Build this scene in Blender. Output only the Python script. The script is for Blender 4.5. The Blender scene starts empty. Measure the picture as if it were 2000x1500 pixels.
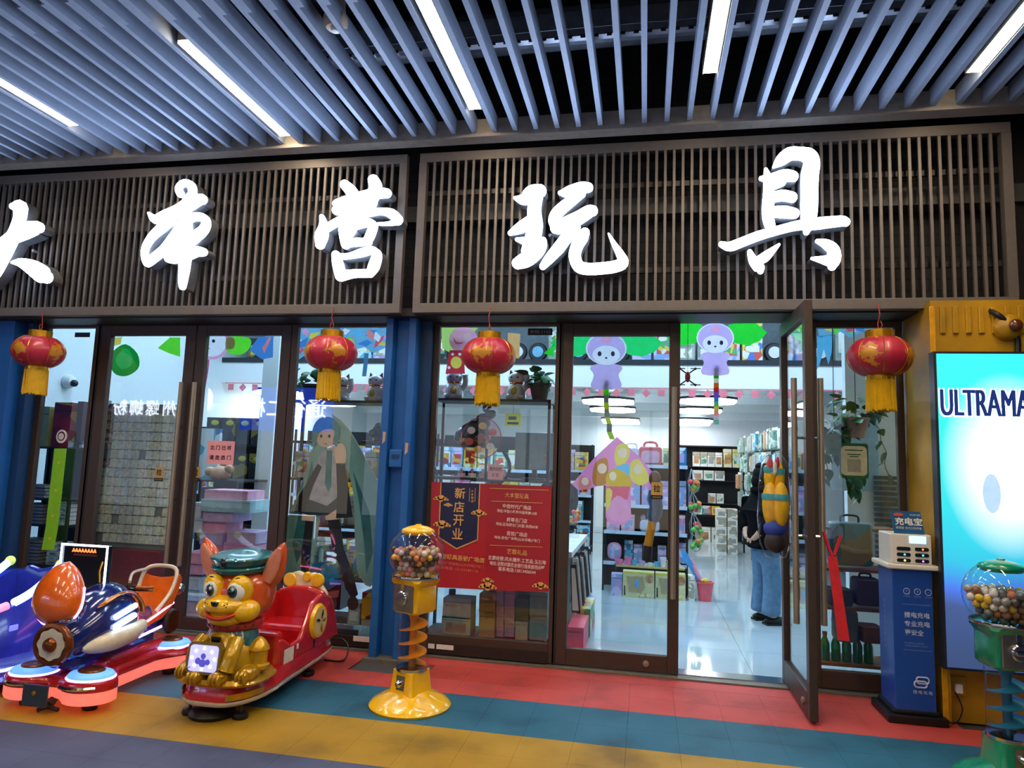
import bpy, bmesh, math, random
from mathutils import Vector, Matrix, Euler
random.seed(7)
PI = math.pi
sc = bpy.context.scene
COL = sc.collection
# ---------------------------------------------------------------- camera
H = 1.5; FPX = 1351.6
def cam_axes(yaw, pitch, roll):
    y, p, r = (math.radians(a) for a in (yaw, pitch, roll))
    f = Vector((-math.sin(y) * math.cos(p), math.cos(y) * math.cos(p), math.sin(p)))
    rt = Vector((math.cos(y), math.sin(y), 0)); up = rt.cross(f)
    c, s = math.cos(r), math.sin(r)
    return c * rt + s * up, -s * rt + c * up, f
CR, CU, CF = cam_axes(11.0589, 6.4616, 1.9496)
cd = bpy.data.cameras.new('camera'); cam = bpy.data.objects.new('camera', cd); COL.objects.link(cam)
cd.sensor_width = 36; cd.lens = 36 * FPX / 2000; cd.clip_start = .05; cd.clip_end = 200
m = Matrix((CR, CU, -CF)).transposed().to_4x4(); m.translation = (0, 0, H); cam.matrix_world = m
sc.camera = cam
# ---------------------------------------------------------------- world, exposure
w = bpy.data.worlds.new('night'); sc.world = w; w.use_nodes = True
w.node_tree.nodes['Background'].inputs[0].default_value = (.012, .02, .05, 1)
w.node_tree.nodes['Background'].inputs[1].default_value = .35
sc.view_settings.view_transform = 'Standard'; sc.view_settings.look = 'None'
sc.view_settings.exposure = .48; sc.view_settings.gamma = 1; sc.view_settings.use_curve_mapping = False
sc.cycles.max_bounces = 8; sc.cycles.transparent_max_bounces = 24; sc.cycles.diffuse_bounces = 4
sc.cycles.glossy_bounces = 4; sc.cycles.caustics_reflective = False; sc.cycles.caustics_refractive = False
sc.cycles.sample_clamp_indirect = 4
E_LAMP, E_SIGN, E_SHOP, E_REAR, E_BOX = 18, 8, 18, 7, .85      # strip lamps, brush characters, shop lamps, light box

# ---------------------------------------------------------------- helpers
def ray(px, py): return CR * ((px - 1000) / FPX) + CU * ((750 - py) / FPX) + CF
def P(px, py, Y):                       # the point at depth Y seen at a pixel of the 2000x1500 frame
    d = ray(px, py); return Vector((0, 0, H)) + d * (Y / d.y)
def Z(px, py, z=0):
    d = ray(px, py); return Vector((0, 0, H)) + d * ((z - H) / d.z)
def lin(h):
    if not isinstance(h, str): return tuple(h)
    v = [int(h[i:i + 2], 16) / 255 for i in (0, 2, 4)]
    return tuple(c / 12.92 if c <= .04045 else ((c + .055) / 1.055) ** 2.4 for c in v)
def N(nt, t, **k):
    n = nt.nodes.new(t)
    for a, b in k.items(): setattr(n, a, b)
    return n
def ramp(nt, fac, stops, interp='LINEAR'):
    r = N(nt, 'ShaderNodeValToRGB'); r.color_ramp.interpolation = interp
    e = r.color_ramp.elements
    while len(e) < len(stops): e.new(.5)
    for i, (p, c) in enumerate(stops): e[i].position = p; e[i].color = (*lin(c), 1)
    nt.links.new(fac, r.inputs[0]); return r.outputs[0]
MATS = {}
def M(name, col='808080', rough=.5, metal=0, em=0, emc=None, var=.12, scale=18, bump=0, coat=0, bscale=60, trans=0, spec=.5):
    if name in MATS: return MATS[name]
    mt = bpy.data.materials.new(name); mt.use_nodes = True; nt = mt.node_tree; b = nt.nodes['Principled BSDF']
    c = lin(col)
    tc = N(nt, 'ShaderNodeTexCoord'); no = N(nt, 'ShaderNodeTexNoise'); no.inputs['Scale'].default_value = scale; no.inputs['Detail'].default_value = 3
    nt.links.new(tc.outputs['Object'], no.inputs['Vector'])
    o = ramp(nt, no.outputs[0], [(.3, tuple(x * (1 - var) for x in c)), (.7, tuple(min(1, x * (1 + var)) for x in c))])
    nt.links.new(o, b.inputs['Base Color'])
    b.inputs['Roughness'].default_value = rough; b.inputs['Metallic'].default_value = metal; b.inputs['Coat Weight'].default_value = coat
    b.inputs['Coat Roughness'].default_value = .08
    b.inputs['Specular IOR Level'].default_value = spec
    if trans: b.inputs['Transmission Weight'].default_value = trans
    if em: b.inputs['Emission Color'].default_value = (*lin(emc or col), 1); b.inputs['Emission Strength'].default_value = em
    if bump:
        n2 = N(nt, 'ShaderNodeTexNoise'); n2.inputs['Scale'].default_value = bscale; nt.links.new(tc.outputs['Object'], n2.inputs['Vector'])
        bp = N(nt, 'ShaderNodeBump'); bp.inputs['Strength'].default_value = bump; bp.inputs['Distance'].default_value = .01
        nt.links.new(n2.outputs[0], bp.inputs['Height']); nt.links.new(bp.outputs[0], b.inputs['Normal'])
    MATS[name] = mt; return mt
def glass(name, tint=(.93, .96, .96), refl=1.5, rough=0, extra=0):
    if name in MATS: return MATS[name]
    mt = bpy.data.materials.new(name); mt.use_nodes = True; nt = mt.node_tree; nt.nodes.remove(nt.nodes['Principled BSDF'])
    t = N(nt, 'ShaderNodeBsdfTransparent'); t.inputs[0].default_value = (*tint, 1)
    g = N(nt, 'ShaderNodeBsdfGlossy'); g.inputs['Roughness'].default_value = rough
    lw = N(nt, 'ShaderNodeLayerWeight'); lw.inputs[0].default_value = .5; r0 = ((refl - 1) / (refl + 1)) ** 2
    pw = N(nt, 'ShaderNodeMath', operation='POWER'); pw.inputs[1].default_value = 5; nt.links.new(lw.outputs['Facing'], pw.inputs[0])
    ad = N(nt, 'ShaderNodeMath', operation='MULTIPLY_ADD'); ad.inputs[1].default_value = 1 - r0; ad.inputs[2].default_value = r0 + extra; nt.links.new(pw.outputs[0], ad.inputs[0])
    mx = N(nt, 'ShaderNodeMixShader'); nt.links.new(ad.outputs[0], mx.inputs[0]); nt.links.new(t.outputs[0], mx.inputs[1]); nt.links.new(g.outputs[0], mx.inputs[2])
    nt.links.new(mx.outputs[0], nt.nodes['Material Output'].inputs[0]); MATS[name] = mt; return mt
def printed(name, cols, scale=9, rough=.35, kind='voronoi', em=0):      # printed card or film: patches of ink in several colours
    if name in MATS: return MATS[name]
    mt = bpy.data.materials.new(name); mt.use_nodes = True; nt = mt.node_tree; b = nt.nodes['Principled BSDF']
    tc = N(nt, 'ShaderNodeTexCoord'); oi = N(nt, 'ShaderNodeObjectInfo')
    ad = N(nt, 'ShaderNodeVectorMath', operation='ADD'); nt.links.new(tc.outputs['Object'], ad.inputs[0]); nt.links.new(oi.outputs['Random'], ad.inputs[1])
    if kind == 'voronoi':
        v = N(nt, 'ShaderNodeTexVoronoi'); v.inputs['Scale'].default_value = scale; nt.links.new(ad.outputs[0], v.inputs['Vector'])
        s = N(nt, 'ShaderNodeSeparateColor'); nt.links.new(v.outputs['Color'], s.inputs[0]); f = s.outputs[0]
    else:
        v = N(nt, 'ShaderNodeTexNoise'); v.inputs['Scale'].default_value = scale; v.inputs['Detail'].default_value = 2; nt.links.new(ad.outputs[0], v.inputs['Vector']); f = v.outputs[0]
    k = len(cols)
    st = [(i / k if kind == 'voronoi' else .3 + .4 * i / k, c) for i, c in enumerate(cols)]
    nt.links.new(ramp(nt, f, st, 'CONSTANT'), b.inputs['Base Color']); b.inputs['Roughness'].default_value = rough
    MATS[name] = mt; return mt
class MB:
    def __init__(s): s.v = []; s.f = []; s.m = []
    def add(s, vs, fs, m=0):
        k = len(s.v); s.v += [tuple(v) for v in vs]; s.f += [tuple(k + i for i in f) for f in fs]; s.m += [m] * len(fs); return s
    def box(s, x0, x1, y0, y1, z0, z1, m=0):
        return s.add([(x, y, z) for x in (x0, x1) for y in (y0, y1) for z in (z0, z1)],
                     [(0, 1, 3, 2), (4, 6, 7, 5), (0, 4, 5, 1), (2, 3, 7, 6), (0, 2, 6, 4), (1, 5, 7, 3)], m)
    def cb(s, c, d, m=0, rot=None):
        q = MB().box(-d[0] / 2, d[0] / 2, -d[1] / 2, d[1] / 2, -d[2] / 2, d[2] / 2)
        R = Euler(rot).to_matrix() if rot else None
        return s.add([(R @ Vector(v) if R else Vector(v)) + Vector(c) for v in q.v], q.f, m)
    def loft(s, rings, m=0, caps=True, closed=True):
        n = len(rings[0]); vs = [p for r in rings for p in r]; fs = []
        for i in range(len(rings) - 1):
            for j in range(n if closed else n - 1):
                a = i * n + j; b = i * n + (j + 1) % n; fs.append((a, b, b + n, a + n))
        if caps: fs.append(tuple(range(n))[::-1]); fs.append(tuple((len(rings) - 1) * n + j for j in range(n)))
        return s.add(vs, fs, m)
    def cyl(s, p0, p1, r0, r1=None, n=12, m=0, caps=True):
        r1 = r0 if r1 is None else r1; return s.tube([p0, p1], [r0, r1], n, m, caps)
    def tube(s, pts, r, n=8, m=0, caps=True, flat=1):
        pts = [Vector(p) for p in pts]; k = len(pts); rs = r if isinstance(r, (list, tuple)) else [r] * k; rings = []; up = None
        for i, p in enumerate(pts):
            t = (pts[min(i + 1, k - 1)] - pts[max(i - 1, 0)]).normalized()
            if up is None: up = Vector((0, 0, 1)) if abs(t.z) < .9 else Vector((0, 1, 0))
            a = t.cross(up).normalized(); b = a.cross(t).normalized(); up = b
            rings.append([p + (a * math.cos(q) + b * math.sin(q) * flat) * rs[i] for q in (2 * PI * j / n for j in range(n))])
        return s.loft(rings, m, caps)
    def lathe(s, prof, c=(0, 0, 0), n=24, m=0, caps=True, wob=None):
        rings = []
        for r, z in prof:
            rings.append([(c[0] + r * (wob(2 * PI * j / n, r, z) if wob else 1) * math.cos(2 * PI * j / n), c[1] + r * (wob(2 * PI * j / n, r, z) if wob else 1) * math.sin(2 * PI * j / n), c[2] + z) for j in range(n)])
        return s.loft(rings, m, caps)
    def ell(s, c, r, n=16, k=10, m=0, rot=None):
        R = Euler(rot).to_matrix() if rot else Matrix.Identity(3); vs = []; fs = []
        for i in range(1, k):
            a = PI * i / k
            for j in range(n): vs.append(R @ Vector((r[0] * math.sin(a) * math.cos(2 * PI * j / n), r[1] * math.sin(a) * math.sin(2 * PI * j / n), r[2] * math.cos(a))) + Vector(c))
        t = len(vs); vs += [R @ Vector((0, 0, r[2])) + Vector(c), R @ Vector((0, 0, -r[2])) + Vector(c)]
        for i in range(k - 2):
            for j in range(n): a = i * n + j; b = i * n + (j + 1) % n; fs.append((a, a + n, b + n, b))
        for j in range(n): fs.append((t, j, (j + 1) % n)); fs.append((t + 1, (k - 2) * n + (j + 1) % n, (k - 2) * n + j))
        return s.add(vs, fs, m)
    def prism(s, pts, vec, m=0):
        n = len(pts); pts = [Vector(p) for p in pts]; vec = Vector(vec)
        nor = Vector((0, 0, 0))
        for i in range(n): nor += pts[i].cross(pts[(i + 1) % n])
        if nor.dot(vec) > 0: pts = pts[::-1]
        return s.add(pts + [p + vec for p in pts], [tuple(range(n)), tuple(range(2 * n - 1, n - 1, -1))] + [(i, n + i, n + (i + 1) % n, (i + 1) % n) for i in range(n)], m)
    def build(s, name, mats, parent=None, loc=None, smooth=False, bevel=0, sub=0, rot=None, seg=2):
        me = bpy.data.meshes.new(name); me.from_pydata(s.v, [], s.f)
        mats = mats if isinstance(mats, (list, tuple)) else [mats]
        for x in mats: me.materials.append(x)
        if len(mats) > 1: me.polygons.foreach_set('material_index', s.m)
        if smooth: me.polygons.foreach_set('use_smooth', [True] * len(me.polygons))
        bm = bmesh.new(); bm.from_mesh(me); bmesh.ops.recalc_face_normals(bm, faces=bm.faces); bm.to_mesh(me); bm.free()
        if smooth: me.set_sharp_from_angle(angle=math.radians(smooth if smooth is not True else 50))
        o = bpy.data.objects.new(name, me); COL.objects.link(o)
        if parent: o.parent = parent
        if loc is not None: o.location = loc
        if rot: o.rotation_euler = rot
        if bevel: b = o.modifiers.new('b', 'BEVEL'); b.width = bevel; b.segments = seg; b.limit_method = 'ANGLE'
        if sub: b = o.modifiers.new('s', 'SUBSURF'); b.levels = sub; b.render_levels = sub
        return o
def tag(o, label=None, cat=None, group=None, kind=None):
    if label: o['label'] = label
    if cat: o['category'] = cat
    if group: o['group'] = group
    if kind: o['kind'] = kind
    return o
def thing(name, label, cat, loc=(0, 0, 0), rz=0, group=None):
    o = bpy.data.objects.new(name, None); COL.objects.link(o); o.empty_display_size = .1
    o.location = loc; o.rotation_euler = (0, 0, rz); return tag(o, label, cat, group)
def struct(o): o['kind'] = 'structure'; return o
def dup(root, loc=None, rz=None, label=None, group=None, parent=None):
    r = root.copy(); COL.objects.link(r)
    if loc is not None: r.location = loc
    if rz is not None: r.rotation_euler.z = rz
    if label: r['label'] = label
    if group: r['group'] = group
    if parent: r.parent = parent
    for ch in list(root.children):
        c = ch.copy(); COL.objects.link(c); c.parent = r
        for g in list(ch.children): d = g.copy(); COL.objects.link(d); d.parent = c
    return r
def share(mesh, name, loc, parent=None, rot=None, mat=None):        # one more object on a shared mesh
    o = bpy.data.objects.new(name, mesh); COL.objects.link(o); o.location = loc
    if parent: o.parent = parent
    if rot: o.rotation_euler = rot
    if mat: o.material_slots[0].link = 'OBJECT'; o.material_slots[0].material = mat
    return o
def cat_rom(pts, k=4, closed=False):
    n = len(pts); out = []
    for i in range(n if closed else n - 1):
        g = lambda j: pts[j % n] if closed else pts[max(0, min(n - 1, j))]
        p0, p1, p2, p3 = g(i - 1), g(i), g(i + 1), g(i + 2)
        for q in range(k):
            t = q / k
            out.append(tuple(.5 * (2 * b + (c - a) * t + (2 * a - 5 * b + 4 * c - d) * t * t + (3 * b - a - 3 * c + d) * t ** 3) for a, b, c, d in zip(p0, p1, p2, p3)))
    if not closed: out.append(tuple(pts[-1]))
    return out
def ribbon(stroke, k=4, nc=6):                  # brush stroke (x, y, half width)... -> outline
    c = cat_rom(stroke, k); L = []; R = []; n = len(c)
    for i, (x, y, h) in enumerate(c):
        a = c[max(0, i - 1)]; b = c[min(n - 1, i + 1)]; dx, dy = b[0] - a[0], b[1] - a[1]; d = math.hypot(dx, dy) or 1
        L.append((x - dy / d * h, y + dx / d * h)); R.append((x + dy / d * h, y - dx / d * h))
    def capf(i, s):
        x, y, h = c[i]; j = i + s if 0 <= i + s < n else i - s
        a = math.atan2(y - c[i - s][1], x - c[i - s][0]); 
        return [(x + h * math.cos(a + PI / 2 - PI * q / nc), y + h * math.sin(a + PI / 2 - PI * q / nc)) for q in range(1, nc)]
    return L + capf(n - 1, 1) + R[::-1] + capf(0, -1)
def text(body, mat, parent, c, w=None, h=.1, rot=(PI / 2, 0, 0), ext=.001, off=0, name='lettering', space=1, line=1, res=2):
    cu = bpy.data.curves.new('t', 'FONT'); cu.body = body; cu.size = 1; cu.extrude = 0; cu.offset = off; cu.resolution_u = res
    cu.align_x = 'CENTER'; cu.space_character = space; cu.space_line = line
    o = bpy.data.objects.new('t', cu); COL.objects.link(o)
    me = bpy.data.meshes.new_from_object(o); bpy.data.objects.remove(o); bpy.data.curves.remove(cu)
    xs = [v.co.x for v in me.vertices]; ys = [v.co.y for v in me.vertices]
    if not xs: return None
    sy = h / (max(ys) - min(ys)); sx = w / (max(xs) - min(xs)) if w else sy
    cx, cy = (max(xs) + min(xs)) / 2, (max(ys) + min(ys)) / 2
    for v in me.vertices: v.co = ((v.co.x - cx) * sx, (v.co.y - cy) * sy, ext)
    me.materials.clear(); me.materials.append(mat)
    q = bpy.data.objects.new(name, me); COL.objects.link(q); q.location = c; q.rotation_euler = rot
    if parent: q.parent = parent
    q['kind'] = 'stuff' if False else 'thing'; del q['kind']
    return q
def rrect(x0, x1, z0, z1, r, n=4):              # rounded rectangle outline (u, v)
    o = []
    for cx, cz, a in ((x1 - r, z1 - r, 0), (x0 + r, z1 - r, 90), (x0 + r, z0 + r, 180), (x1 - r, z0 + r, 270)):
        o += [(cx + r * math.cos(math.radians(a + 90 * i / n)), cz + r * math.sin(math.radians(a + 90 * i / n))) for i in range(n + 1)]
    return o
def X(px, y): return P(px, 900, y).x
def plate(mb, o2, y, d, m=0): return mb.prism([(u, y, v) for u, v in o2], (0, d, 0), m)     # upright outline in x,z with depth along y
def circ(cx, cz, r, n=20, rz=None): return [(cx + r * math.cos(2 * PI * i / n), cz + (rz or r) * math.sin(2 * PI * i / n)) for i in range(n)]
# ---------------------------------------------------------------- materials
BRONZE = M('bronze_frame', '4a3c34', .45, .35, var=.06); BRONZE2 = M('dark_bronze', '2c2522', .5, .3)
SCREEN = M('screen_metal', '6a625c', .5, .3, var=.06); STEELB = M('handle_steel', 'a0927e', .3, .5, var=.05)
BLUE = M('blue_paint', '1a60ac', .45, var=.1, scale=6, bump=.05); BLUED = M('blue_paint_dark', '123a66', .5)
YEL = M('yellow_wall_paint', 'b5860c', .45, var=.25, scale=3.5, bump=.08)
WHITE = M('white', 'e8e8e6', .5, var=.03); BLACK = M('black', '0c0c0e', .45); DGREY = M('dark_grey', '2a2c2e', .6); GREY = M('grey', '7d8084', .5)
CHROME = M('chrome', 'c8c8c8', .15, 1, var=.03); GOLD = M('gold', 'c79022', .3, .6); RED = M('red_plastic', 'c4161c', .25, coat=.5); GLASS = glass('window_glass', (.93, .96, .96), 1.5, 0, .02)
CLEAR = glass('clear_plastic', (.95, .95, .95), 1.35, .02, .01); PINK = M('pink', 'e796b8', .5); LPINK = M('light_pink', 'efb3cf', .5)
G = 5.33
# ---------------------------------------------------------------- floor of coloured mats
def mat_tile(name, col):
    mt = bpy.data.materials.new(name); mt.use_nodes = True; nt = mt.node_tree; b = nt.nodes['Principled BSDF']; c = lin(col)
    tc = N(nt, 'ShaderNodeTexCoord'); g = N(nt, 'ShaderNodeNewGeometry')
    n1 = N(nt, 'ShaderNodeTexNoise'); n1.inputs['Scale'].default_value = 2.2; n1.inputs['Detail'].default_value = 6; nt.links.new(g.outputs['Position'], n1.inputs['Vector'])
    o = ramp(nt, n1.outputs[0], [(.3, tuple(x * .55 for x in c)), (.48, c), (.75, tuple(min(1, x * 1.18 + .01) for x in c))])
    nt.links.new(o, b.inputs['Base Color']); b.inputs['Roughness'].default_value = .62
    ck = N(nt, 'ShaderNodeTexChecker'); ck.inputs['Scale'].default_value = 90; nt.links.new(g.outputs['Position'], ck.inputs['Vector'])
    bp = N(nt, 'ShaderNodeBump'); bp.inputs['Strength'].default_value = .5; bp.inputs['Distance'].default_value = .004
    nt.links.new(ck.outputs['Fac'], bp.inputs['Height']); nt.links.new(bp.outputs[0], b.inputs['Normal']); return mt
FM = {'r': mat_tile('red_mat', 'bb4038'), 't': mat_tile('teal_mat', '1b5a72'), 'y': mat_tile('yellow_mat', 'a07a0e'), 'p': mat_tile('purple_mat', '434a66')}
flo = struct(MB().box(-8, 4.2, -3, 5.4, -.1, -.012).build('floor', M('concrete', '4b4a4c', .8, bump=.2)))
T = .2825
tm = MB().box(-T / 2 + .0006, T / 2 - .0006, -T / 2 + .0006, T / 2 - .0006, -.012, 0).build('mat_tile', FM['r'], flo); tmesh = tm.data; bpy.data.objects.remove(tm)
rows = [('p', 2.95), ('p', 3.25), ('y', 3.535), ('y', 3.82), ('t', 4.1), ('t', 4.385), ('r', 4.665), ('r', 4.95)]
rows = [(k, 3.4 + (i - 2 + .5) * T) for i, (k, _) in enumerate(rows)]
for k, y in rows:
    for i in range(36):
        x = -6.3 + (i + .5) * T
        if k == 'p' and x > .8: continue
        if y > 4.8 and (-2.2 < x < -1.62 or x > 1.85): continue
        share(tmesh, 'mat_tile', (x, y, 0), flo, mat=FM[k])
for k, y0, y1, nm in (('p', -3, 2.835, 'mat_field'), ('r', 5.095, 5.27, 'mat_edge')):       # whole sheets where no joint shows
    MB().box(-6.5, 3.95 if k == 'p' else 1.8, y0 + .002, y1, -.012, 0).build(nm, FM[k], flo)
MB().box(-6.5, 1.8, 5.272, 5.4, -.012, .012).build('threshold_sill', M('sill_stone', '6a655a', .5), flo)
# ---------------------------------------------------------------- ceiling with slats, rails, trim
CB = M('ceiling_black', '0a0b0e', .9); SL = M('slat_aluminium', '8a95a6', .6, var=.04, spec=.3)
cei = struct(MB().box(-8, 4.5, -3.2, 5.6, 4.75, 4.85).build('ceiling', CB))
sm = MB().box(-.017, .017, 0, 1.78, 0, .12).build('slat', SL, cei, (-.036 - 40 * .157, 3.03, 3.95)).data
for i in range(-39, 21): share(sm, 'slat', (-.036 + i * .157, 3.03, 3.95), cei)
s2 = MB().box(-.017, .017, 0, 6.1, 0, .12).build('slat', SL, cei, (-.036 - 40 * .157 + .036, -2.85, 3.945)).data
for i in range(-39, 21): share(s2, 'slat', (-.036 + i * .157 + .036, -2.85, 3.945), cei)
for y, zz, hh in ((3.95, 4.1, .05), (4.2, 4.32, .12), (2.2, 4.1, .05), (.3, 4.1, .05)):
    MB().box(-7, 3.6, y, y + .05, zz, zz + hh).build('carrier_rail', M('rail_grey', '8b929c', .5, .4), cei)
mb = MB()
for i in range(130): mb.box(-6.9 + i * .08, -6.87 + i * .08, 3.945, 3.949, 4.085, 4.105)
tag(mb.build('rail_teeth', DGREY, cei), kind='stuff')
MB().cyl((-7, 4.5, 4.5), (3.6, 4.5, 4.5), .12, n=14).build('duct', M('duct', '5b626b', .5, .5), cei)
MB().cyl((-7, 3.5, 4.55), (3.6, 3.6, 4.55), .04, n=10).build('pipe', M('duct', '5b626b', .5, .5), cei)
TRIM = M('trim_paint', 'a89e90', .5, .1)
struct(MB().box(-7, 3.6, 4.805, 4.93, 3.925, 4.06).box(-7, 3.6, 4.80, 4.806, 3.92, 3.985).build('trim_1', TRIM))
# ---------------------------------------------------------------- strip lamps
LAMP = M('lamp_glow', 'fff3d8', .5, em=E_LAMP * 3, emc='ffe9c8'); HOUS = M('lamp_housing', '8f8a78', .5)
def strip_lamp(x, y0, L, label, group=None):
    t = thing('strip_lamp', label, 'lamp', (x, y0, 3.955), 0, group)
    MB().box(-.046, .046, -.01, L + .01, .02, .09).box(-.046, -.042, -.01, L + .01, .0, .02).box(.042, .046, -.01, L + .01, 0, .02).build('housing', HOUS, t)
    MB().box(-.041, .041, 0, L, .002, .018).build('diffuser', LAMP, t); return t
MID = lambda k: -.0255 + (k + .5) * .157
for k, y0, y1, lab in ((-28, 3.1, 4.32, 'strip lamp over the blue ride, cut by the picture edge'), (-18, 3.48, 4.68, 'strip lamp with both ends showing, above the second sign character'),
                       (-8, 3.25, 4.47, 'strip lamp in the gap between slats above the third and fourth characters'), (2, 3.0, 4.22, 'strip lamp standing nearly upright, above the last sign character'), (12, 3.2, 4.42, 'strip lamp at the slats over the yellow wall')):
    strip_lamp(MID(k), y0, y1 - y0, lab)
for k in (-28, -18, -8, 2, 12):
    for y in (1.0, -1.4): strip_lamp(MID(k) + .058, y, 1.2, 'strip lamp in the ceiling behind the viewer', 'strip lamps behind the viewer')
t = thing('smoke_detector', 'round white detector hanging between the ceiling slats', 'detector', Z(655, 48, 3.99))
MB().lathe([(.0, .16), (.05, .16), (.055, .05), (.07, .04), (.07, .0), (.05, -.025), (0, -.03)], n=24).build('housing', M('detector_white', 'c9b294', .4), t, smooth=40)
MB().lathe([(.026, -.032), (.02, -.045), (0, -.048)], n=16).build('sensor', WHITE, t, smooth=40)
# ---------------------------------------------------------------- fascia: back wall, slat screens, brush characters
br = bpy.data.materials.new('fascia_wall'); br.use_nodes = True; nt = br.node_tree; bb = nt.nodes['Principled BSDF']
tc = N(nt, 'ShaderNodeTexCoord'); mp = N(nt, 'ShaderNodeMapping'); mp.inputs['Rotation'].default_value = (PI / 2, 0, 0); nt.links.new(tc.outputs['Object'], mp.inputs[0])
bt = N(nt, 'ShaderNodeTexBrick'); bt.inputs['Scale'].default_value = 3; nt.links.new(mp.outputs[0], bt.inputs['Vector'])
for i, c in ((1, '191817'), (2, '24211e'), (3, '0c0b09')): bt.inputs[i].default_value = (*lin(c), 1)
nt.links.new(bt.outputs[0], bb.inputs['Base Color']); bb.inputs['Roughness'].default_value = .8
struct(MB().box(-7, 3.6, 5.36, 5.44, 2.62, 4.75).build('wall_front', br))
struct(MB().box(-7, 3.6, 5.2, 5.36, 3.42, 3.55).build('trim_2', M('beam', '4a4640', .6)))
struct(MB().box(-6.2, 1.8, 5.02, 5.36, 2.60, 2.66).build('trim_3', BRONZE2))
scr_meshes = {}
def screen(x0, x1, label):
    t = thing('slat_screen', label, 'slat screen', ((x0 + x1) / 2, 4.95, 2.61)); hw = (x1 - x0) / 2
    MB().box(-hw, hw, 0, .06, 0, .075).build('bottom_rail', SCREEN, t, bevel=.004)
    MB().box(-hw, hw, 0, .06, 1.2, 1.275).build('top_rail', SCREEN, t, bevel=.004)
    for s in (-1, 1): MB().box(s * hw - (.06 if s > 0 else 0), s * hw + (0 if s > 0 else .06), 0, .06, .075, 1.2).build('side_rail', SCREEN, t)
    if 'm' not in scr_meshes:
        o = MB().box(-.0095, .0095, 0, .022, .075, 1.2).build('slat', SCREEN); scr_meshes['m'] = o.data; bpy.data.objects.remove(o)
    n = int((2 * hw - .12) / .0625); p = (2 * hw - .12) / n
    for i in range(1, n): share(scr_meshes['m'], 'slat', (-hw + .06 + i * p, .005, 0), t)
    for zz in (.3, .95): MB().box(-hw, hw, .07, .1, zz, zz + .04).build('cross_bar', BRONZE2, t)
screen(-5.95, -1.868, 'brown metal slat screen behind the first three sign characters'); screen(-1.765, 2.378, 'brown metal slat screen behind the last two sign characters')
struct(MB().box(-6.6, -5.97, 4.97, 5.03, 2.61, 3.88).box(2.4, 3.6, 5.25, 5.33, 2.6, 3.9).build('trim_4', BRONZE2))
FACE = M('sign_face', 'f4f8ff', .4, em=E_SIGN * 3, emc='c4daff'); RET = M('sign_return', '6f7072', .45, .3)
def sign(ch, desc, strokes, s, ox, oy, Y=4.80):
    f = lambda x, y: P(ox + x * s, oy + y * s, Y)
    allp = [p for st in strokes for p in st]; c = f(sum(p[0] for p in allp) / len(allp), sum(p[1] for p in allp) / len(allp))
    t = thing('sign_character', desc, 'sign character', c); a = MB(); b = MB()
    for i, st in enumerate(strokes):
        o = [f(x, y) - c for x, y in ribbon(st)]
        a.prism([p + Vector((0, -.001 * i * .2, 0)) for p in o], (0, .012, 0)); b.prism([p + Vector((0, .0125, 0)) for p in o], (0, .1, 0))
    a.build('face', FACE, t); b.build('return', RET, t)
    for dx in (-.08, .08): MB().cyl((dx, .1, 0), (dx, .17, 0), .012, n=8).build('standoff', GREY, t)
sign('da', 'white lit brush character 大, cut by the picture edge', [[(95, 410, 25), (150, 415, 55), (150, 500, 48), (115, 610, 52), (60, 720, 55), (15, 830, 45), (-30, 930, 35), (-90, 1020, 20)],
    [(-200, 800, 20), (-80, 760, 40), (0, 720, 50), (100, 650, 55), (200, 600, 65), (280, 578, 52), (300, 577, 42)], [(92, 850, 10), (160, 852, 35), (250, 890, 60), (330, 945, 68), (360, 965, 48)]], .25, 0, 300)
sign('ben', 'white lit brush character 本, second along the fascia', [[(1160, 465, 10), (1210, 510, 35), (1290, 490, 50), (1400, 440, 50), (1480, 390, 55), (1560, 357, 42), (1578, 357, 38)],
    [(1408, 315, 27), (1393, 268, 27), (1435, 228, 27), (1490, 250, 32), (1500, 310, 34), (1470, 370, 45), (1440, 420, 40)], [(1440, 420, 45), (1440, 500, 50), (1450, 600, 50), (1450, 700, 50), (1442, 800, 50), (1436, 900, 42), (1425, 1000, 33), (1423, 1038, 26)],
    [(1340, 525, 30), (1260, 580, 38), (1180, 655, 32), (1132, 740, 28), (1132, 820, 27), (1150, 868, 18), (1205, 812, 35), (1275, 750, 35), (1335, 680, 40), (1385, 610, 40), (1420, 550, 45)],
    [(1420, 545, 42), (1500, 497, 34), (1570, 495, 32), (1608, 532, 34), (1590, 590, 40), (1535, 640, 45), (1470, 690, 45), (1390, 740, 45), (1330, 790, 40), (1315, 818, 32), (1370, 830, 26), (1450, 800, 40), (1530, 765, 40), (1585, 768, 32)]], .25, 0, 300)
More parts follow.
